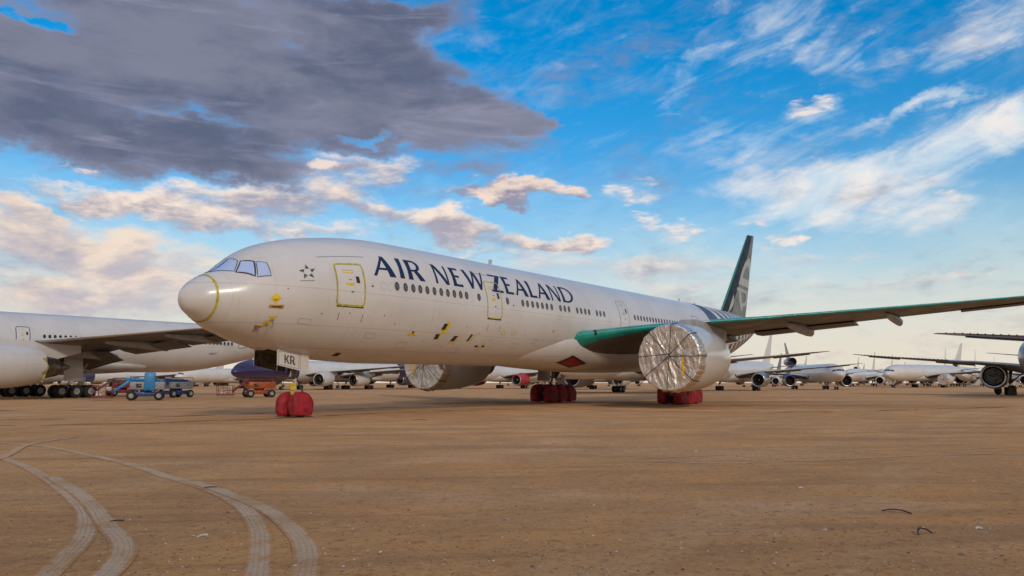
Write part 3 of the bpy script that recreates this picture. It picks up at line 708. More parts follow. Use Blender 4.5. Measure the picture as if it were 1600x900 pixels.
def main_gear(parent, side, spec, x=37.1, yg=5.49, r=.67, axles=3, far=False, wheel_src=None):
    y = side * yg; mb = MB(); top = wpt(y, (x - wi(LX, y)) / (wi(TX, y) - wi(LX, y)) if x > wi(LX, y) else .5, -1).z + .15
    mb.tube((x, y - side * .25, top), (x, y, 1.9), .24, .2, 14); mb.tube((x, y, 1.95), (x, y, .75), .14, .14, 14, 1)
    sp = 1.46; xs = [x + (k - (axles - 1) / 2) * sp for k in range(axles)]
    mb.box((x, y, r + .02), (max(.4, sp * (axles - 1) + .3), .24, .26), ch=.04)
    mb.tube((x - .1, y, 1.5), (x + 2.2, y - side * .4, top - .1), .09, .09, 8); mb.tube((x, y, 2.0), (x - .2, y - side * 2.4, top - .4), .10, .10, 8)
    mb.tube((x - .18, y, .8), (x - .62, y, 1.3), .06, .06, 8); mb.tube((x - .62, y, 1.3), (x - .2, y, 1.9), .06, .06, 8)
    mb.path([(x + .2, y + .1, top - .2), (x + .28, y + .15, 1.8), (x + .5, y + .1, 1.1), (x + 1.2, y + .1, .85)], .03)
    for q in xs: mb.tube((q, y - .75, r), (q, y + .75, r), .1, .1, 10)
    gr = mb.build('landing_gear', ['strut_metal', 'chrome'] if not spec.get('white_gear') else ['strut_white', 'chrome'], parent)
    wm = MB(); wheel_mesh(wm, (0, 0, 0), r, .52); first = None
    for i, q in enumerate(xs):
        for j, dy in enumerate((-.62, .62)):
            if first is None: first = wm.build('wheel', ['rubber', 'hub_grey'], gr); o = first
            else: o = first.copy(); COL.objects.link(o); o.parent = gr
            o.location = (q, y + dy, r)
            if spec.get('covers'):
                cover_mesh((q, y + dy, r), r, .56, i * 3.1 + j * 7.7 + side, random.uniform(-.25, .25)).build('wheel_cover', 'cover_red', gr, ang=60)
    if not far:
        mb = MB(); yy = y + side * .62
        mb.box((x - .35, yy, (top + 1.55) / 2 + .1), (1.9, .06, top - 1.65), Matrix.Rotation(side * .10, 3, 'X'), ch=.02)
        mb.build('gear_door', 'skin_white', gr)
        MB().box((x + 1.0, y - side * .3, 1.75), (.75, .05, .9), Matrix.Rotation(.2, 3, 'Y'), ch=.02).build('gear_door', 'skin_white', gr)
        mb = MB(); mb.box((x + .2, side * 1.25, 2.28), (2.9, .06, 1.0), Matrix.Rotation(side * .12, 3, 'X'), ch=.02)
    return gr
def nose_gear(parent, spec, x=5.9, r=.545):
    mb = MB(); mb.tube((x - .15, 0, 3.4), (x - .03, 0, 1.75), .16, .15, 14); mb.tube((x - .03, 0, 1.8), (x, 0, .5), .10, .10, 14, 1)
    mb.tube((x, -.5, r), (x, .5, r), .09, .09, 10); mb.tube((x - .1, 0, 2.3), (x - 1.5, 0, 3.2), .07, .07, 8)
    mb.tube((x + .12, 0, .75), (x + .45, 0, 1.15), .045, .045, 8); mb.tube((x + .45, 0, 1.15), (x + .12, 0, 1.65), .045, .045, 8)
    mb.box((x - .18, 0, 2.15), (.16, .5, .16), ch=.02); mb.tube((x - .26, .17, 2.15), (x - .26, .17, 2.15), .1)
    for s in (-1, 1): mb.lathe([(0, .09), (.1, .1)], (x - .36, s * .2, 2.05), (1, 0, 0), 12)
    mb.tube((x - .2, -.22, 1.75), (x - .2, .22, 1.75), .05, .05, 8)
    gr = mb.build('nose_gear', ['strut_metal', 'chrome'], parent)
    wm = MB(); wheel_mesh(wm, (0, 0, 0), r, .42); o = wm.build('wheel', ['rubber', 'hub_grey'], gr); o.location = (x, -.40, r)
    o2 = o.copy(); COL.objects.link(o2); o2.parent = gr; o2.location = (x, .40, r)
    if spec.get('covers'):
        cover_mesh((x + .02, -.40, r + .02), r, .46, 2.2, .1).build('wheel_cover', 'cover_red', gr, ang=60)
        cover_mesh((x, .40, r + .02), r, .46, 9.3, -.1).build('wheel_cover', 'cover_red', gr, ang=60)
        mb = MB(); mb.box((x - .12, -.02, 1.30), (.2, .16, .20), ch=.03); mb.box((x - .14, .02, 1.47), (.12, .26, .1), ch=.02); mb.box((x - .1, .06, 1.08), (.1, .12, .2), ch=.02); mb.build('steering_lock', ['decal_yellow'], gr)
    return gr

# ------------------------------------------------------------------ tail
def slab(le0, te0, le1, te1, y0, y1, axis, th=.09, n=8, ns=6):
    """tapered airfoil slab between two chords. axis 'z' for a fin, 'y' for a tailplane (z comes with the points)"""
    rows = []
    for k in range(ns + 1):
        t = k / ns; L = Vector(le0).lerp(Vector(le1), t); T = Vector(te0).lerp(Vector(te1), t); ch = (T - L).length; row = []
        cs = [1, .8, .6, .42, .27, .15, .07, .02, 0]
        nv = Vector((0, 1, 0)) if axis == 'z' else Vector((0, 0, 1))
        for c in cs: row.append(L.lerp(T, c) + nv * foil_t(c) * th * ch * .5)
        for c in cs[-2:0:-1]: row.append(L.lerp(T, c) - nv * foil_t(c) * th * ch * .5)
        rows.append(row)
    return rows
FIN = dict(le0=(60.6, 0, 8.2), te0=(69.0, 0, 8.2), le1=(70.85, 0, 18.5), te1=(73.3, 0, 18.75))
def finpt(c, s, off=.012, side=-1):
    L = Vector(FIN['le0']).lerp(Vector(FIN['le1']), s); T = Vector(FIN['te0']).lerp(Vector(FIN['te1']), s); ch = (T - L).length
    return L.lerp(T, c) + Vector((0, side * (foil_t(c) * .10 * ch * .5 + off), 0))
def finpatch(mb, q, off=.012, n=8, mi=0, side=-1):
    a, b, c, d = q; rows = []
    for i in range(n + 1):
        s = i / n; rows.append([finpt(*[((a[k] * (1 - s) + b[k] * s) * (1 - t) + (d[k] * (1 - s) + c[k] * s) * t) for k in (0, 1)], off, side) for t in [j / n for j in range(n + 1)]])
    return mb.grid(rows, mi=mi)
def tail(parent, spec):
    f = MB().grid(slab(**FIN, y0=0, y1=0, axis='z', th=.10), cu=True, cap=True).build('tail_fin', spec.get('fin', 'skin_white'), parent, ang=50)
    for s in (-1, 1):
        MB().grid(slab((63.6, s * .5, 7.0), (70.6, s * .5, 7.1), (70.3, s * 10.75, 8.25), (72.6, s * 10.75, 8.3), 0, 0, 'y', .09), cu=True, cap=True).build('tailplane', spec.get('stab', 'wing_grey'), parent, ang=50)
    return f

def disc_patch(x, th, rx, rt, off, side, rings=2, n=18):
    mb = MB(); rows = []
    for k in range(rings + 1):
        q = max(k / rings, .001); rows.append([fpt(x + rx * q * math.cos(2 * PI * j / n), th + rt * q * math.sin(2 * PI * j / n), off, side) for j in range(n)])
    return mb.grid(rows, cu=True)
A2D = 180 / PI / 3.1         # arc metres to degrees on the barrel
def win_rows(parent, xs, s, rim='window_rim', pane='window_blind', side=-1, w=.15, h=.215):
    x0 = 20.0; mb = MB(); th = s * A2D
    n = 16
    ring = [[fpt(x0 + w * q * math.cos(2 * PI * j / n), th + h * A2D * q * math.sin(2 * PI * j / n), off, side) for j in range(n)] for q, off in ((1.0, .006), (.72, .012), (.6, .010), (.001, .010))]
    mb.grid(ring, cu=True, mi=lambda i, j: 0 if i < 2 else 1)
    first = mb.build('window', [rim, pane], parent, ang=80); first.location = (xs[0] - x0, 0, KZ * (xs[0] - x0))
    for x in xs[1:]:
        o = first.copy(); COL.objects.link(o); o.parent = parent; o.location = (x - x0, 0, KZ * (x - x0))

def door(parent, x0, x1, s0, s1, line, w=.09, full=True, side=-1):
    t0, t1 = s0 * A2D, s1 * A2D; mb = MB(); patch(mb, [(x0, t0), (x1, t0), (x1, t1), (x0, t1)], .005, side, 4, 10); d = mb.build('door', 'skin_white', parent)
    mb = MB(); outline(mb, [(x0, t0), (x1, t0), (x1, t1), (x0, t1)], w, .014, side, rnd=.22); mb.build('door_outline', line, d)
    xm = (x0 + x1) / 2
    if full:
        mb = MB(); patch(mb, [(xm + .30, (s0 + 1.12) * A2D), (xm + .50, (s0 + 1.12) * A2D), (xm + .46, (s0 + 1.46) * A2D), (xm + .28, (s0 + 1.46) * A2D)], .012, side, 3, 4); mb.build('door_window', 'window_dark', d)
        mb = MB(); outline(mb, [(xm - .38, (s0 + 1.66) * A2D), (xm + .16, (s0 + 1.66) * A2D), (xm + .16, (s0 + 1.80) * A2D), (xm - .38, (s0 + 1.80) * A2D)], .045, .012, side); mb.build('door_placard', 'decal_yellow' if 'seal' not in line else line, d); mb = MB()
        patch(mb, [(xm - .28, (s0 + .98) * A2D), (xm + .16, (s0 + .98) * A2D), (xm + .16, (s0 + 1.12) * A2D), (xm - .28, (s0 + 1.12) * A2D)], .010, side, 3, 2)
        mb.build('door_placard', 'decal_yellow' if 'seal' not in line else line, d)
        mb = MB(); patch(mb, [(x0 + .02, t0 - 1.6), (x1 - .02, t0 - 1.6), (x1 - .02, t0 - .2), (x0 + .02, t0 - .2)], .012, side, 5, 1); mb.build('door_sill', 'dark_seal', d)
        mb = MB()
        for q in (xm - .12,): patch(mb, [(q, (s0 + 1.26) * A2D), (q + .17, (s0 + 1.26) * A2D), (q + .17, (s0 + 1.30) * A2D), (q, (s0 + 1.30) * A2D)], .010, side, 1, 1)
        mb.build('door_handle', 'livery_grey', d); mb = MB(); patch(mb, [(xm - .02, (s0 + .62) * A2D), (xm + .12, (s0 + .62) * A2D), (xm + .12, (s0 + .70) * A2D), (xm - .02, (s0 + .70) * A2D)], .010, side, 1, 1)
        mb.build('door_lock', 'livery_grey', d)
    return d

def cockpit(parent, m='cockpit_film', frame='dark_seal', full=False):
    W = [[(2.17, 88.5), (2.10, 69), (1.68, 51.5), (1.12, 88.5)], [(2.13, 64.5), (2.42, 49.5), (2.20, 26.5), (1.70, 48)], [(2.47, 47.5), (2.80, 40), (2.78, 21), (2.26, 24)]]
    for s in (-1, 1):
        for q in W:
            mb = MB(); patch(mb, q, .012, s, 8, 8); w = mb.build('cockpit_window', m, parent)
            if full: mb = MB(); outline(mb, q, .065 if q is W[1] else .03, .018, s); mb.build('window_frame', frame, w)

# ------------------------------------------------------------------ writing
def strokes(ch):
    S = []
    def q(*p): S.append([p[0], p[1], p[2], p[3]])
    def stem(x0, w):
        f = .035
        q((x0 - f, 0), (x0 + w + f, 0), (x0 + w, .5), (x0, .5)); q((x0, .5), (x0 + w, .5), (x0 + w + f, 1), (x0 - f, 1))
    def bowl(x0, cy, rx, ry, tv, th):
        n = 12
        for k in range(n):
            a, b = -PI / 2 + PI * k / n, -PI / 2 + PI * (k + 1) / n
            def o(t, out):
                kx, ky = (0, 0) if out else (th, tv)
                return (x0 + (rx - kx) * math.cos(t), cy + (ry - ky) * math.sin(t))
            q(o(a, 1), o(b, 1), o(b, 0), o(a, 0))
    if ch == 'A': q((0, 0), (.20, 0), (.90, 1), (.74, 1)); q((1.04, 0), (1.45, 0), (.92, 1), (.66, 1)); q((.34, .29), (1.08, .29), (1.02, .39), (.40, .39)); return S, 1.45
    if ch == 'I': stem(.04, .25); return S, .33
    if ch == 'R': stem(.04, .26); q((.25, .90), (.52, .90), (.52, 1.0), (.25, 1.0)); q((.25, .40), (.52, .40), (.52, .49), (.25, .49)); bowl(.50, .70, .50, .30, .095, .22); q((.82, 0), (1.22, 0), (.74, .46), (.44, .46)); return S, 1.2
    if ch == 'N': q((-.02, 0), (.15, 0), (.13, .95), (.0, 1)); q((-.06, 1), (.24, 1), (1.06, 0), (.80, .0)); q((.92, 0), (1.05, .0), (1.07, 1), (.92, 1)); return S, 1.05
    if ch == 'E': stem(.04, .24); q((.2, .89), (.72, .87), (.72, 1), (.2, 1)); q((.2, .46), (.64, .45), (.64, .57), (.2, .56)); q((.2, 0), (.82, 0), (.80, .12), (.2, .11)); return S, .8
    if ch == 'W': q((0, 1), (.30, 1), (.66, 0), (.44, 0)); q((.46, 0), (.62, 0), (1.0, 1), (.86, 1)); q((.80, 1), (1.08, 1), (1.42, 0), (1.20, 0)); q((1.22, 0), (1.38, 0), (1.82, 1), (1.68, 1)); return S, 1.8
    if ch == 'Z': q((.14, .89), (1.25, .89), (1.25, 1), (.12, 1)); q((0, 0), (.42, 0), (1.25, .98), (.84, .98)); q((.0, 0), (1.12, 0), (1.12, .12), (.02, .11)); return S, 1.2
    if ch == 'L': stem(.04, .24); q((.2, 0), (.80, 0), (.78, .13), (.2, .11)); return S, .8
    if ch == 'D': stem(.04, .26); q((.25, .90), (.60, .90), (.60, 1), (.25, 1)); q((.25, 0), (.60, 0), (.60, .10), (.25, .10)); bowl(.58, .5, .92, .5, .10, .26); return S, 1.5
    if ch == 'K': q((0, 0), (.18, 0), (.18, 1), (0, 1)); q((.16, .42), (.30, .40), (.70, 1), (.50, 1)); q((.52, 0), (.74, 0), (.38, .60), (.26, .50)); return S, .74
    return S, 0
def airline_title(parent):
    for ch, x0 in (('A', 7.90), ('I', 9.62), ('R', 10.22), ('N', 12.28), ('E', 13.68), ('W', 14.77), ('Z', 17.06), ('E', 18.42), ('A', 19.42), ('L', 20.93), ('A', 21.83), ('N', 23.40), ('D', 24.74)):
        S, w = strokes(ch); mb = MB()
        sc = {'E': 1.0, 'W': 1.0, 'A': .93 if x0 > 10 else 1.0, 'D': .98}.get(ch, 1.0)
        for i, q in enumerate(S):
            patch(mb, [(x0 + a * sc + .09 * b, (.97 + 1.2 * b) * A2D) for a, b in q], .007 + .0006 * i, -1, 3, 6)
        mb.build('title_letter', 'livery_navy', parent)

def star_mark(parent):
    mb = MB(); cx, ct = 4.36, 20.5
    for k in range(5):
        a = PI / 2 + 2 * PI * k / 5
        tip = (.42, a + .05); l = (.20, a - .52); r = (.20, a + .50); m = (.17, a)
        P = lambda q, e=0: (cx + q[0] * math.cos(q[1]), ct + q[0] * math.sin(q[1]) * A2D * 1.12)
        patch(mb, [P(tip), P(l), P(m), P(m)], .008, -1, 3, 3, 0); patch(mb, [P(tip), P(m), P(r), P(r)], .009, -1, 3, 3, 1)
    patch(mb, [(3.95, 10.9), (4.62, 10.6), (4.62, 11.2), (3.95, 11.5)], .008, -1, 3, 1, 1)
    mb.build('alliance_star', ['decal_black', 'livery_grey'], parent)

# ------------------------------------------------------------------ the airliner
def airliner(name, label, loc, rz=0.0, scale=1.0, group=None, **spec):
    root = thing(name, label, 'airplane', (loc[0], loc[1], 0), rz, group, scale)
    skin = spec.get('skin', 'skin_white'); mats = [skin, spec.get('front', skin), spec.get('rear', skin)]
    fc, rc = spec.get('front_cut', -1), spec.get('rear_cut', 99)
    f = fuselage(root, mats, (lambda x, t: 1 if x < fc else (2 if x > rc + (spec.get('slant', .0) * math.sin(R(t))) else 0)), 64 if spec.get('detail') else 40)
    mb = MB(); xs = [21.0 + 26 * (k / 34) for k in range(35)]; ths = [-90 + 180 * k / 16 for k in range(17)]
    mb.grid([[fairing_pt(x, t, -1) for t in ths[::-1]] + [fairing_pt(x, t, 1) for t in ths[1:]] for x in xs])
    mb.build('belly_fairing', skin, root, ang=70)
    ws = {s: wing(root, s, spec) for s in (-1, 1)}
    ex, ey, ez = spec.get('eng', (25.83, 9.6, 3.02))
    if ex is not None:
        for s in (-1, 1): engine(root, ex, s * ey, ez, spec)
    for s in (-1, 1): main_gear(root, s, spec, axles=spec.get('axles', 3), far=spec.get('far', False))
    nose_gear(root, spec)
    tail(root, spec)
    cockpit(root, spec.get('glass', 'window_dark'), full=spec.get('detail', False))
    if spec.get('tail_engine'):
        mb = MB(); mb.lathe([(0, 1.35), (-.1, 1.5), (.2, 1.65), (3, 1.7), (9, 1.4), (11, 1.0), (10.9, .9)], (60.5, 0, 10.6), n=28, cap=False); e = mb.build('tail_engine', spec.get('tail_cowl', skin), root)
        MB().lathe([(.0, 1.35), (1.5, 1.3), (1.6, .001)], (60.5, 0, 10.6), n=24, cap=False).build('inlet_barrel', 'bay_dark', e)
    return root, f, ws

# ================================================================== THE MAIN AIRLINER
def main_plane():
    root, f, ws = airliner('airliner', 'large white airliner with navy title, foil covered engines and red wheel covers', (0, 0), detail=True,
                           cover=True, covers=True, slat='teal', fin='fin_sage', glass='cockpit_film', flap=.22, cowl='skin_cowl', stab='wing_grey')
    # radome joint taped in yellow
    mb = MB(); mb.grid([[fpt(x, 360 * k / 72, .012) for k in range(72)] for x in (.86, .90, .94)], cu=True); mb.build('radome_tape', 'tape_yellow', root)
    airline_title(root); star_mark(root)
    door(root, 5.74, 7.26, -.62, 1.53, 'tape_yellow', .085); door(root, 16.46, 17.80, -.55, 1.56, 'tape_yellow', .06)
    door(root, 32.42, 33.85, -.30, 1.74, 'pale_seal', .06); door(root, 46.3, 47.7, .1, 1.5, 'livery_grey', .05, False); door(root, 59.2, 60.5, .0, 1.5, 'livery_grey', .05, False)
    for x0, x1, s0, s1 in ((5.74, 7.26, -.62, 1.53), (16.46, 17.8, -.55, 1.56)):
        for q in (x0 - .08 + .3, x1 + .02):
            mb = MB(); patch(mb, [(q, (s0 - .75) * A2D), (q + .035, (s0 - .75) * A2D), (q + .035, (s0 - .38) * A2D), (q, (s0 - .38) * A2D)], .008, -1, 1, 2); mb.build('hinge_mark', 'livery_grey', root)
        mb = MB(); patch(mb, [(x0 - .7, (s1 + .48) * A2D), (x1 + .4, (s1 + .48) * A2D), (x1 + .4, (s1 + .505) * A2D), (x0 - .7, (s1 + .505) * A2D)], .008, -1, 8, 1); mb.build('drip_strip', 'livery_grey', root)
    w = [9.27, 9.86, 10.41, 10.92, 11.45, 11.99, 12.52, 13.05, 13.58, 14.11, 14.61, 15.7, 18.39, 19.95, 20.45, 21.0, 21.54, 22.08, 22.6, 23.15, 24.2, 24.73, 25.25, 26.3, 26.82, 27.36, 27.89, 28.96, 29.46, 30.0]
    win_rows(root, w, .52)
    win_rows(root, [34.82 + .533 * k for k in range(21)] + [48.6 + .533 * k for k in range(18)], .58)
    for x in (8.42, 8.85):                                    # blanked windows
        mb = MB(); n = 16; rows = [[fpt(x + .15 * q * math.cos(2 * PI * j / n), .46 * A2D + .215 * A2D * q * math.sin(2 * PI * j / n), .007) for j in range(n)] for q in (1.0, .93)]
        mb.grid(rows, cu=True).build('window_plug', 'wing_top', root)
    for x, s in ((7.72, .40), (18.95, .30), (23.5, -.98)): disc_patch(x, s * A2D, .05, 1.0, .01, -1, 1, 10).build('sensor_port', 'decal_black', root)
    # yellow and black servicing marks
    mb = MB(); P = lambda x, t: (x, t)
    patch(mb, [(2.92, -1.0), (3.17, -6.6), (2.94, -12.0), (2.68, -6.6)], .008, -1, 5, 5, 0); patch(mb, [(2.89, -11), (3.0, -11), (3.0, -15), (2.89, -15)], .009, -1, 2, 2, 0)
    patch(mb, [(2.70, -14.6), (3.30, -14.2), (3.30, -18.4), (2.70, -18.6)], .008, -1, 5, 2, 1); patch(mb, [(2.82, -16.0), (3.22, -15.8), (3.22, -17.2), (2.82, -17.3)], .012, -1, 4, 1, 2)
    patch(mb, [(2.84, -7.2), (3.0, -7.2), (2.98, -9.6), (2.86, -9.6)], .012, -1, 2, 2, 1)
    mb.build('static_port_mark', ['decal_yellow', 'decal_amber', 'decal_black'], root)
    def probe(x, t, dx=.2, m='decal_yellow'):
        mb = MB(); a = fpt(x, t); nn = (fpt(x, t, .1) - a).normalized(); b = a + nn * .17
        patch(mb, [(x - .16, t + 3), (x + .16, t + 4), (x + .05, t - 2), (x - .02, t - 9)], .008, -1, 3, 3, 0)
        mb.tube(a, b, .035, .03, 8, 1); mb.tube(b, b + Vector((-dx, 0, 0)), .03, .022, 8, 1); mb.build('pitot_probe', [m, 'livery_grey'], root)
    probe(2.86, -38); probe(3.0, -31.5); probe(2.62, -47, .26, 'decal_amber')
    def mk(x0, x1, s0, s1, mi, off=.008, sk=.0):
        q = MB(); patch(q, [(x0, s0 * A2D), (x1, s0 * A2D), (x1 + sk, s1 * A2D), (x0 + sk, s1 * A2D)], off, -1, 3, 3, mi); q.build('service_mark', ['decal_yellow', 'decal_black', 'dark_seal'], root)
    mk(10.55, 11.2, -1.86, -1.76, 0); mk(10.82, 10.95, -1.74, -1.62, 1)
    mk(12.92, 13.28, -1.62, -.98, 0, .008, .22); mk(12.78, 13.05, -1.98, -1.62, 0, .009); mk(12.86, 13.16, -1.42, -1.08, 2, .012, .12); mk(12.62, 12.92, -1.98, -1.68, 2, .012)
    mk(13.98, 14.30, -2.06, -1.72, 2, .010, .14); mk(14.32, 14.46, -2.22, -1.66, 0, .008, .26); mk(13.92, 14.22, -2.16, -2.06, 0, .009)
    mk(15.32, 15.50, -1.98, -1.56, 2, .010, .14); mk(15.56, 15.68, -2.02, -1.52, 0, .008, .3); mk(15.22, 15.40, -1.96, -1.88, 0, .009)
    mk(16.35, 16.62, -2.36, -2.24, 2, .010); mk(16.95, 17.2, -2.34, -2.22, 2, .010); mk(16.6, 16.74, -2.58, -2.08, 0, .008, .42)
    for x in (18.28, 19.35):
        mb = MB(); outline(mb, [(x - .17, -1.44 * A2D), (x + .17, -1.44 * A2D), (x + .17, -1.22 * A2D), (x - .17, -1.22 * A2D)], .04, .008, -1, rnd=.08); mb.build('service_port', 'decal_yellow', root)
    mb = MB(); patch(mb, [(7.08, -70), (7.42, -69), (7.40, -62.5), (7.12, -63)], .01, -1, 3, 3); mb.build('air_vent', 'bay_dark', root)
    for x0, x1, s0, s1 in ((10.2, 10.9, -2.7, -2.3), (14.6, 15.2, -2.9, -2.5), (19.6, 20.3, -2.3, -1.95), (4.1, 4.7, -1.75, -1.45), (21.6, 22.0, -1.9, -1.6), (7.9, 8.5, -2.2, -1.9), (23.8, 24.3, -.2, .0)):
        mb = MB(); outline(mb, [(x0, s0 * A2D), (x1, s0 * A2D), (x1, s1 * A2D), (x0, s1 * A2D)], .014, .006, -1, rnd=.06); mb.build('access_hatch', 'wing_grey', root)
    for x, s in ((11.9, -2.15), (13.6, -2.45), (14.9, -1.15), (16.1, -1.5), (17.4, -1.85), (9.4, -1.3), (8.6, -.95), (20.6, -1.4), (3.4, .2), (5.1, -1.1), (6.55, -.98)):
        disc_patch(x, s * A2D, .035, .7, .009, -1, 1, 8).build('drain_port', 'livery_grey', root)
    # nose gear bay and doors with the two letters
    mb = MB(); patch(mb, [(3.95, -102), (6.1, -102), (6.1, -78), (3.95, -78)], .006, -1, 6, 6); mb.build('gear_bay', 'bay_dark', root)
    for s in (-1, 1):
        y = s * .76; m = ['skin_white', 'door_inner']
        for (xa, xb, za0, za1, zb0, zb1) in ((4.22, 5.46, 2.98, 2.30, 2.86, 2.07), (5.50, 5.97, 2.86, 2.07, 2.82, 2.03)):
            mb = MB(); e = .045
            O = [(xa, y + s * e, za0), (xb, y + s * e, zb0), (xb, y + s * e * 1.6, zb1), (xa, y + s * e * 1.6, za1)]; I = [(p[0], p[1] - s * e, p[2]) for p in O]
            mb.add(O + I, [[0, 1, 2, 3], [4, 5, 6, 7], [0, 1, 5, 4], [1, 2, 6, 5], [2, 3, 7, 6], [3, 0, 4, 7]], [0, 1, 0, 0, 0, 0])
            d = mb.build('nose_gear_door', m, root, smooth=False)
            if s < 0 and xa < 5:
                fr = MB(); yy = O[0][1] - .004
                def dp(a, b): # along door: a 0..1 fore-aft, b 0..1 up
                    return Vector((xa + (xb - xa) * a, yy - .008 - .02 * (1 - b), (za1 + (zb1 - za1) * a) * (1 - b) + (za0 + (zb0 - za0) * a) * b))
                for k, (ch, ox) in enumerate((('K', .30), ('R', .545))):
                    S, wd = strokes(ch)
                    for i, q in enumerate(S):
                        k2 = .235 if ch == 'K' else .155
                        fr.add([dp(ox + a * k2 * (1.25 if ch == 'K' else 1.25), .24 + .50 * b) + Vector((0, -.0005 * i, 0)) for a, b in q], [[0, 1, 2, 3]])
                fr.build('door_letters', 'decal_black', d, smooth=False)
                fr = MB()
                for a0, a1, b0, b1 in ((.04, .96, .07, .10), (.04, .96, .90, .93), (.04, .06, .07, .93), (.94, .96, .07, .93)): fr.add([dp(a0, b0), dp(a1, b0), dp(a1, b1), dp(a0, b1)], [[0, 1, 2, 3]])
                fr.build('door_rim', 'wing_grey', d, smooth=False)
    # red lozenge with black edge on the belly fairing
    def fp(x, t, off): 
        p = fairing_pt(x, t, -1, off); return p
    def fpatch(q, off, mi):
        a, b, c, d = q; rows = []
        for i in range(9):
            s = i / 8; rows.append([fp(*[((a[k] * (1 - s) + b[k] * s) * (1 - t) + (d[k] * (1 - s) + c[k] * s) * t) for k in (0, 1)], off) for t in [j / 8 for j in range(9)]])
        mb.grid(rows, mi=mi)
    mb = MB(); fpatch([(25.35, -49), (26.4, -28), (28.5, -42), (27.6, -62)], .012, 0); fpatch([(25.75, -48.2), (26.45, -32.5), (28.1, -42.4), (27.5, -58)], .020, 1)
    mb.build('inspection_panel', ['decal_black', 'decal_red'], root)
    # landing light in the wing root
    for s in (-1, 1):
        mb = MB(); c = wpt(s * 3.9, 0, 1); mb.lathe([(0, .20), (-.06, .16), (-.08, .02)], c + Vector((.05, 0, .02)), (1, s * .2, 0), 16); mb.build('landing_light', 'window_dark', ws[s])
    # aerials on the crown
    for x, h in ((20.6, .42), (50.2, .4), (54.0, .3), (12.0, .0)):
        if h: 
            z = fpt(x, 90).z - .03
            MB().grid([[(x, -.03, z), (x + .35, 0, z), (x, .03, z)], [(x + .28 * h, -.012, z + h), (x + .12 + .35, 0, z + h), (x + .28 * h, .012, z + h)]], cu=True, cap=True).build('aerial', 'wing_top', root)
    for x in (16, 30):
        z = fpt(x, -90).z + .02; MB().grid([[(x, -.03, z), (x + .4, 0, z), (x, .03, z)], [(x + .2, -.012, z - .3), (x + .5, 0, z - .3), (x + .2, .012, z - .3)]], cu=True, cap=True).build('aerial', 'wing_grey', root)
    # pattern round the rear fuselage
    for s in (-1, 1):
        mb = MB()
        patch(mb, [(50.7, -6), (53.9, -6), (52.3, 84), (50.6, 84)], .008, s, 5, 14, 0)
        for k in range(7):
            x0 = 54.8 + 1.75 * k
            patch(mb, [(x0 + .5, -14), (x0 + 1.6, -14), (x0 + .75, 30), (x0 - .35, 30)], .008, s, 5, 10, 1); patch(mb, [(x0 - .35, 30), (x0 + .75, 30), (x0 - .95, 70), (x0 - 1.1, 70)], .008, s, 4, 8, 1)
            patch(mb, [(x0 + 1.2, -84), (x0 + 1.9, -84), (x0 + 2.0, -18), (x0 + 1.1, -18)], .008, s, 4, 14, 1)
        mb.build('tail_pattern', ['pattern_grey', 'pattern_grey'], root)
    # fin colours
    fin = [o for o in root.children if o.name.startswith('tail_fin')][0]
    for s in (-1, 1):
        mb = MB()
        finpatch(mb, [(.0, 0), (.022, 0), (.06, 1), (.0, 1)], .012, 10, 0, s); finpatch(mb, [(.022, 0), (.22, 0), (.68, 1), (.06, 1)], .012, 10, 1, s)
        finpatch(mb, [(.20, .0), (.30, .0), (.34, .2), (.24, .28)], .014, 6, 2, s)
        def arc(cx, cs, r0, r1, a0, a1, kx=1.0, ks=1.0):
            n = 10
            for k in range(n):
                a, b = R(a0 + (a1 - a0) * k / n), R(a0 + (a1 - a0) * (k + 1) / n)
                F = lambda r, t: (min(.985, cx + kx * r * math.cos(t)), cs + ks * r * math.sin(t))
                finpatch(mb, [F(r0, a), F(r1, a), F(r1, b), F(r0, b)], .016, 2, 2, s)
        arc(.72, .50, .20, .36, -10, 200, 1.0, .62); finpatch(mb, [(.36, .40), (.98, .385), (.98, .47), (.36, .49)], .018, 5, 2, s)
        finpatch(mb, [(.34, .365), (.95, .35), (.95, .315), (.34, .33)], .018, 5, 2, s)
        finpatch(mb, [(.42, .33), (.58, .33), (.80, .13), (.72, .12)], .020, 5, 2, s); arc(.80, .26, .10, .17, -120, 60, 1.0, .55)
        for k in range(3): finpatch(mb, [(.22 + .05 * k, .02 + .03 * k), (.25 + .05 * k, .02 + .03 * k), (.28 + .05 * k, .10 + .03 * k), (.26 + .05 * k, .11 + .03 * k)], .022, 2, 1, s)
        mb.build('fin_emblem', ['teal_edge', 'fin_navy', 'fin_pale'], fin)
main_plane()

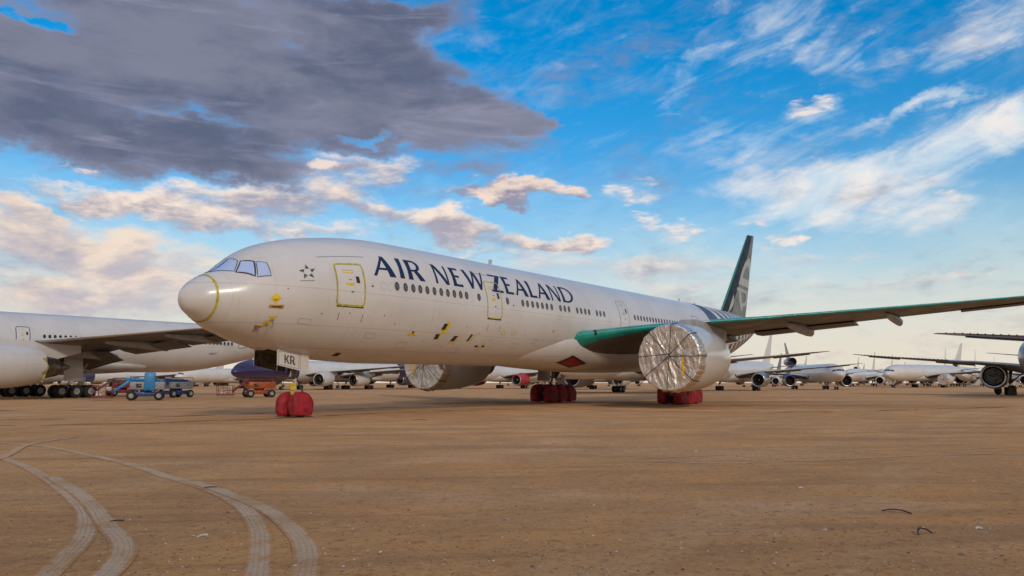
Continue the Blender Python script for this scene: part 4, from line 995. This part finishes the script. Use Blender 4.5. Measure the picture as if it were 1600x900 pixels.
# ================================================================== THE PARALLEL WHITE AIRLINER ON THE LEFT
def left_plane():
    root, f, ws = airliner('airliner', 'plain white airliner at the left edge, dark cabin windows and a lowered flap', (-14.04, 60.66), detail=True, glass='window_dark', flap=.75, slat='skin_left', slat_depth=2.0,
                           white_gear=True, skin='skin_left', cowl='skin_left', canoes=[(13.7, 5.6, 1.1), (19.4, 5.0, 1), (7.2, 5.6, 1.25)])
    for x0 in (5.7, 16.4, 32.4, 46.3, 59.0): door(root, x0, x0 + 1.3, -.5, 1.5, 'livery_navy', .07, x0 < 50)
    win_rows(root, [8.5 + .533 * k for k in range(12)] + [19.5 + .533 * k for k in range(20)] + [35.1 + .533 * k for k in range(19)] + [48.6 + .533 * k for k in range(18)], .55, 'window_dark', 'window_dark')
    mb = MB(); mb.box((31.6, -9.6 - 1.4, 3.1), (.5, .5, 1.5), ch=.1); mb.path([(31.7, -10.6, 4.1), (31.9, -11.2, 3.0), (31.6, -10.9, 1.6)], .12); mb.build('cowl_wrap', 'wrap_yellow', root)
    mb = MB(); patch(mb, [(54.5, -18), (55.8, -18), (55.8, -17), (54.5, -17)], .01, -1, 3, 1); patch(mb, [(54.7, -21), (55.6, -21), (55.6, -20), (54.7, -20)], .01, -1, 3, 1); mb.build('registration_mark', 'livery_navy', root)
mat('wrap_yellow', (.42, .36, .12), .6, var=.25, vscale=3, bump=.5)
paint_mat('skin_left', (.58, .565, .56))
left_plane()

# ================================================================== OTHER PARKED AIRLINERS
def bg(label, u, D, scale, rz=0.0, gx=37.1, name='airliner', **k):
    """places the midpoint between the main wheels D metres deep at photo column u"""
    g0 = ground_at(u, D); c, s = math.cos(R(rz)), math.sin(R(rz))
    loc = (g0.x - gx * scale * c, g0.y - gx * scale * s)
    k.setdefault('far', True); k.setdefault('skin', 'skin_far'); k.setdefault('cowl', 'skin_far'); k.setdefault('flap', .2); k.setdefault('slat', 'wing_top'); k.setdefault('canoes', [(13.7, 5.2, 1)])
    return airliner(name, label, loc, R(rz), scale, **k)
bg('white airliner at the right edge with bare leading edges and an opened engine', (65.6 / 96.4) * FPX + 800, 96.4, .74, 0, eng=(30.5, 7.4, 3.1), stripped=True, bare_le=True, axles=1, cowl='bare_metal', wing_mats=['wing_top', 'wing_under'], slat='skin_grey', front='skin_purple', front_cut=9, rear='skin_purple', rear_cut=50)
bg('tall white airliner outside the right edge, only its high wing tip reaching into view', (82.6 / 81.1) * FPX + 800, 81.1, 1.0, 22, bare_le=True, wing_mats=['skin_lav', 'skin_lav']) if paint_mat('skin_lav', (.42, .42, .62), seams=False) else 0
G = 'airliners stored in rows behind the large airliner'
bg('white freighter with deep purple nose, seen under the nose of the large airliner', 492, 182, .74, 14, group=G, front='skin_purple', front_cut=20, axles=2)
bg('small white airliner behind the orange boom lift, silver engine nearest', 392, 225, .62, group=G, axles=2, cowl='bare_metal')
bg('white airliner with blue tail far behind the blue boom lifts', 318, 330, .7, group=G, axles=2, fin='far_blue', rear='far_blue', rear_cut=58)
bg('white and purple freighter behind the nose wheels of the large airliner', 560, 190, .72, group=G, axles=2, front='skin_purple', front_cut=10, fin='skin_purple', rear='skin_purple', rear_cut=54)
bg('purple fronted freighter beside the foil covered far engine', 628, 235, .8, group=G, axles=2, front='skin_purple', front_cut=30, cowl='skin_purple')
bg('white airliner with red engines behind the middle of the large airliner', 800, 215, .74, group=G, axles=2, cowl='red_panel', rear='skin_navy', rear_cut=60)
bg('white airliner with navy tail, far behind the red covered main wheels', 862, 330, .7, group=G, axles=2, fin='skin_navy', rear='skin_navy', rear_cut=56)
bg('white airliner seen between the red wheel covers and the near engine', 948, 190, .72, group=G, axles=2, front='skin_purple', front_cut=8, cowl='skin_far')
bg('cream bellied airliner standing directly behind the near engine', 1004, 124, .80, group=G, axles=2)
bg('small white airliner with purple engines behind the belly of the large airliner', 905, 255, .66, group=G, axles=2, cowl='skin_purple')
bg('white airliner with silver engines peeping out right of the near engine', 1150, 158, .68, group=G, axles=2, cowl='bare_metal')
bg('white freighter with purple tail and tail engine below the right wing', 1262, 190, .66, 29, group=G, axles=2, fin='skin_purple', tail_engine=True, tail_cowl='skin_purple', rear='skin_purple', rear_cut=52, cowl='skin_purple')
bg('white airliner facing the viewer with foil covered engines, in the row at right', 1447, 262, .84, -15, group=G, axles=2, cover=True, fin='skin_far')
far = [('three engined white jet with an engine in its fin, right of the purple tail', 1322, 455, .92, 0, dict(tail_engine=True, tail_cowl='skin_far')),
       ('white airliner left of the row at right, wing over the sand', 1345, 330, .82, 0, dict()),
       ('white airliner with dark fin tip in the row at right', 1400, 430, .72, 0, dict(fin='skin_navy')),
       ('white airliner with orange tail in the row at right', 1376, 400, .9, 0, dict(rear='tail_orange', rear_cut=66)),
       ('white airliner with purple tail just right of the one facing the viewer', 1478, 385, .75, 0, dict(fin='skin_purple', rear='skin_purple', rear_cut=58)),
       ('white airliner with tall pale fin in the row at right', 1462, 345, .95, 0, dict()),
       ('white airliner behind the wing of the airliner at the right edge', 1512, 335, .9, 0, dict()),
       ('distant white airliner left of the opened engine', 1545, 430, .9, 0, dict(fin='skin_far')),
       ('distant white airliner with navy fin right of the opened engine', 1592, 300, .66, 0, dict(fin='skin_navy')),
       ('distant white airliner farthest to the right', 1640, 260, .8, 0, dict()),
       ('distant white airliner beyond the purple tailed freighter', 1235, 400, .85, 0, dict()),
       ('distant white airliner beyond the silver engined one', 1190, 300, .72, 0, dict(fin='skin_navy')),
       ('distant white airliner behind the near engine of the large airliner', 1085, 300, .7, 0, dict()),
       ('distant white airliner just left of the near engine', 985, 360, .7, 0, dict()),
       ('distant white airliner behind the main wheels', 835, 430, .8, 0, dict()),
       ('distant white airliner behind the far foil covered engine', 700, 380, .8, 0, dict()),
       ('distant white airliner behind the nose gear', 510, 360, .75, 0, dict(fin='skin_navy')),
       ('distant white airliner left of the orange boom lift', 352, 430, .7, 0, dict()),
       ('distant white airliner under the rear of the plain white airliner', 280, 400, .8, 0, dict())]
for i, (u, D, sc, w) in enumerate(((1300, 560, .8, 'first'), (1335, 600, .9, 'second'), (1388, 520, .7, 'third'), (1425, 620, .9, 'fourth'), (1455, 540, .7, 'fifth'), (1495, 600, .85, 'sixth'), (1530, 560, .7, 'seventh'), (1575, 620, .9, 'eighth'), (1608, 540, .8, 'ninth'))):
    far.append(('farthest white airliner on the horizon at right, %s from the left' % w, u, D, sc, 0, dict(fin=('skin_far', 'skin_navy', 'skin_far', 'skin_purple')[i % 4])))
far += [('distant white airliner left of the wheels of the plain white airliner', 120, 300, .8, 0, dict()), ('distant airliner with navy fin beyond the wheels of the plain white airliner', 190, 380, .8, 0, dict(fin='skin_navy')),
        ('distant white airliner behind the blue boom lifts', 238, 260, .66, 0, dict(front='skin_navy', front_cut=8)), ('distant grey airliner behind the engine of the plain white airliner', 40, 260, .75, 0, dict(skin='skin_grey'))]
for lb, u, D, sc, rz, k in far: bg(lb, u, D, sc, rz, group=G, axles=1, **k)

# ================================================================== BOOM LIFTS AND YARD EQUIPMENT
def boom_lift(label, u, D, rz, body, accent, cover, group='boom lifts parked on the dirt', basket_side=-1, tower=True, flat=False):
    g0 = ground_at(u, D); t = thing('boom_lift', label, 'boom lift', (g0.x, g0.y, 0), rz, group, .88)
    mb = MB(); mb.box((0, 0, .62), (3.1, 1.3, .42), ch=.06); mb.box((-1.2, 0, .55), (.35, 2.0, .22), ch=.03); mb.box((1.2, 0, .55), (.35, 2.0, .22), ch=.03); mb.box((0, 0, .95), (1.0, 1.0, .25), ch=.03); mb.build('chassis', body, t)
    wm = MB(); wheel_mesh(wm, (0, 0, 0), .46, .36); first = None
    for x in (-1.25, 1.25):
        for y in (-1.0, 1.0):
            if first is None: o = first = wm.build('wheel', ['rubber', 'hub_grey'], t)
            else: o = first.copy(); COL.objects.link(o); o.parent = t
            o.location = (x, y, .46)
    mb = MB(); mb.box((.15, -.72, 1.45), (3.2, .62, .80), ch=.12); mb.build('engine_cover', cover, t)
    mb = MB(); mb.box((.15, .72, 1.45), (3.2, .62, .80), ch=.12)
    for k in range(5): mb.box((-1.0 + k * .5, -1.04, 1.5), (.30, .02, .06))
    mb.build('engine_cover', cover, t)
    mb = MB()
    if tower: mb.box((.35, -.75, 1.85), (1.0, .80, 1.75), ch=.06); mb.box((.35, -.75, 2.75), (.7, .5, .12), ch=.02)
    mb.box((-.1, 0, 2.0), (3.6, .30, .34), Matrix.Rotation(.04, 3, 'Y'), ch=.03); mb.box((-2.3, 0, 1.35), (1.9, .24, .26), Matrix.Rotation(-.62, 3, 'Y'), ch=.03)
    mb.build('boom', accent, t)
    mb = MB(); mb.path([(-1.4, -.9, 2.0), (-1.4, -.9, 2.35), (1.7, -.9, 2.35), (1.7, -.9, 2.0)], .03); mb.build('guard_rail', 'cord_black', t)
    mb = MB(); mb.path([(-1.6, .1, 2.2), (-.6, .15, 2.32), (.6, .15, 2.3), (1.5, .1, 2.05)], .035); mb.build('hose', 'cord_black', t)
    mb = MB(); mb.box((-.6, -1.035, 1.45), (.5, .02, .4)); mb.build('vent_grille', 'bay_dark', t)
    mb = MB(); mb.lathe([(0, .07), (.12, .07), (.16, .03)], (1.4, -.72, 1.85), (0, 0, 1), 10); mb.build('beacon', 'decal_amber', t)
    mb = MB(); bx = -3.9
    for z in (.35, .85, 1.4):
        mb.path([(bx - .9, -.45, z), (bx + .9, -.45, z), (bx + .9, .45, z), (bx - .9, .45, z), (bx - .9, -.45, z)], .03)
    for x in (-.9, -.3, .3, .9):
        for y in (-.45, .45): mb.tube((bx + x, y, .3), (bx + x, y, 1.4), .03, .03, 6)
    mb.box((bx, 0, .3), (1.9, 1.0, .1), ch=.02); mb.tube((bx + .9, 0, .6), (-3.0, 0, .8), .09, .09, 8); mb.build('work_platform', 'lift_red', t)
    mb = MB(); mb.box((bx + .5, .2, 1.15), (.5, .35, .35), ch=.03); mb.box((bx - .3, -.1, .7), (.55, .3, .45), ch=.03); mb.build('control_box', 'lift_white', t)
    return t
boom_lift('blue boom lift with grey covers and bright blue tower, nearest of the blue ones', 233, 70, -.95 + .608 - .25, 'lift_blue', 'lift_bright', 'lift_grey')
boom_lift('blue boom lift with pale grey cover behind the nearest blue one', 279, 83, -.95 + .608 + .5, 'lift_blue', 'lift_blue', 'lift_grey', tower=False)
boom_lift('orange boom lift with red work platform under the nose of the large airliner', 408, 84, -.95 + .608 - .05, 'lift_orange', 'lift_red', 'lift_orange', tower=False)
boom_lift('white and red boom lift behind the wheels of the plain white airliner', 196, 92, -.95 + .608 + .1, 'lift_red', 'lift_white', 'lift_red', tower=False)

# low grey sheds far away on the right
def shed(label, u, D, w, h, d):
    g0 = ground_at(u, D); t = thing('storage_shed', label, 'shed', (g0.x, g0.y, 0), YAW - PI / 2, 'grey sheds beyond the airliners')
    MB().box((0, 0, h / 2), (w, d, h), ch=.1).build('wall', 'hangar_wall', t)
    MB().add([(-w / 2 - .3, -d / 2 - .3, h), (w / 2 + .3, -d / 2 - .3, h), (w / 2 + .3, d / 2 + .3, h), (-w / 2 - .3, d / 2 + .3, h), (-w / 2 - .3, 0, h + 1.0), (w / 2 + .3, 0, h + 1.0)], [[0, 1, 5, 4], [3, 4, 5, 2], [0, 4, 3], [1, 2, 5], [0, 3, 2, 1]]).build('roof', 'wing_top', t, smooth=False)
    for k in range(2): MB().box((-w * .22 + k * w * .44, -d / 2 - .04, h * .36), (w * .28, .08, h * .7)).build('door', 'skin_grey', t)
shed('grey metal shed left of the opened engine at the right', 1519, 520, 13, 8, 12); shed('grey metal shed right of the opened engine, near the right edge', 1574, 520, 12, 7, 12)

# olive wheel chest between the tyres at the right edge
g0 = ground_at(1575, 97.4); mb = MB(); mb.box((0, 0, .55), (.9, .9, 1.1), ch=.1); mb.box((0, 0, 1.14), (.8, .8, .08), ch=.03); mb.path([(-.3, -.46, .9), (-.3, -.52, .8), (.3, -.52, .8), (.3, -.46, .9)], .02)
o = mb.build('equipment_chest', 'olive'); o.location = (g0.x, g0.y, 0); tag(o, 'olive green chest standing between the wheels of the airliner at the right edge', 'chest')
g0 = ground_at(1553, 101); mb = MB(); mb.lathe([(-.25, .2), (-.25, .45), (-.1, .58), (.1, .58), (.25, .45), (.25, .2)], (0, 0, .58), (.5, 1, 0), 18); o = mb.build('loose_tyre', 'rubber'); o.location = (g0.x, g0.y, 0)
tag(o, 'loose brown tyre left of the olive chest by the right edge', 'tyre')

# ================================================================== LITTER ON THE GROUND
SCR = .72
def bent(name, label, cat, u, v, pts, m, r=.012, w=.03):
    p = px_ground(u, v); mb = MB(); s = math.sin(YAW); c = math.cos(YAW)
    P = [Vector((a * s + b * c, -a * c + b * s, h + .006)) * SCR for a, b, h in pts]; w *= SCR
    for i, (q, k) in enumerate(zip(P[:-1], P[1:])):
        n = Vector((0, 0, 1)).cross((k - q).normalized()) * w * (1 - abs(i / (len(P) - 1) - .4))
        mb.add([q - n, k - n, k + n, q + n, q - n + Vector((0, 0, .012)), k - n + Vector((0, 0, .012)), k + n + Vector((0, 0, .012)), q + n + Vector((0, 0, .012))], [[0, 1, 2, 3], [4, 7, 6, 5], [0, 4, 5, 1], [1, 5, 6, 2], [2, 6, 7, 3], [3, 7, 4, 0]])
    o = mb.build(name, m, smooth=False); o.location = (p.x, p.y, gh(p.x, p.y)); tag(o, label, cat); return o
bent('rubber_scrap', 'dark curled scrap lying on the dirt at lower right, the upper one', 'scrap', 1395, 796, [(-.18, .02, .0), (-.09, .0, .02), (.0, -.05, .035), (.09, -.12, .03), (.17, -.28, .0)], 'scrap_dark', w=.020)
bent('rubber_scrap', 'dark arched scrap on the dirt at lower right, the lower one', 'scrap', 1440, 831, [(-.13, -.16, 0), (-.07, -.03, .03), (.0, .06, .05), (.08, .02, .04), (.12, -.06, 0)], 'scrap_dark', w=.014)
bent('twig', 'pale bent twig between the two pairs of tyre tracks', 'twig', 318, 836, [(-.07, -.06, 0), (-.03, .02, .02), (.03, .05, .02), (.06, .0, 0)], 'scrap_pale', w=.012)
bent('twig', 'dark twig lying across the left tyre tracks', 'twig', 183, 810, [(-.08, -.05, .0), (0, .0, .01), (.08, .06, 0)], 'scrap_dark', w=.010)
bent('twig', 'dark twig lying across the right tyre track', 'twig', 328, 762, [(-.10, -.05, .0), (0, .0, .01), (.14, .05, 0)], 'scrap_dark', w=.012)
bent('rubber_scrap', 'long flat dark scrap on the dirt below the middle of the large airliner', 'scrap', 656, 656, [(-.45, .05, 0), (-.1, 0, .03), (.2, .05, .02), (.45, -.1, 0)], 'scrap_dark', w=.07)
bent('dry_weed', 'pale dry weed tuft on the dirt right of the near engine', 'weed', 1428, 641, [(-.3, 0, 0), (-.1, .1, .12), (.1, 0, .16), (.3, .1, 0)], 'scrap_pale', w=.05)
for i, (u, v, lb) in enumerate(((1088, 706, 'small white flake on the dirt right of centre'), (1252, 761, 'small white flake on the dirt between centre and the scraps'), (1530, 825, 'small white flake on the dirt right of the dark scraps'), (668, 619, 'white scrap on the dirt under the far engine'), (1035, 653, 'white flake on the dirt below the near engine'))):
    bent('paper_flake', lb, 'flake', u, v, [(-.05, 0, 0), (0, .03, .015), (.05, 0, 0)] if i != 3 else [(-.15, 0, 0), (0, .03, .05), (.15, 0, 0)], 'lift_white', w=.02 if i != 3 else .08)
def pebbles():
    rnd = random.Random(3); mb = MB()
    for k in range(2600):
        v = 640 + 270 * rnd.random() ** .7; u = rnd.uniform(-40, 1640); p = px_ground(u, v)
        r = rnd.uniform(.005, .016) * (1 if rnd.random() > .04 else 2.0); z = gh(p.x, p.y)
        a = rnd.uniform(0, 6); pts = [Vector((p.x + r * math.cos(a + j * 1.257) * rnd.uniform(.7, 1.2), p.y + r * math.sin(a + j * 1.257) * rnd.uniform(.7, 1.2), z + rnd.uniform(0, .3) * r)) for j in range(5)]
        top = Vector((p.x, p.y, z + r * rnd.uniform(.5, .9))); mb.add(pts + [top], [[j, (j + 1) % 5, 5] for j in range(5)], 0 if rnd.random() < .75 else 1)
    o = mb.build('pebbles', ['stone', 'scrap_pale'], smooth=False); o['kind'] = 'stuff'
pebbles()
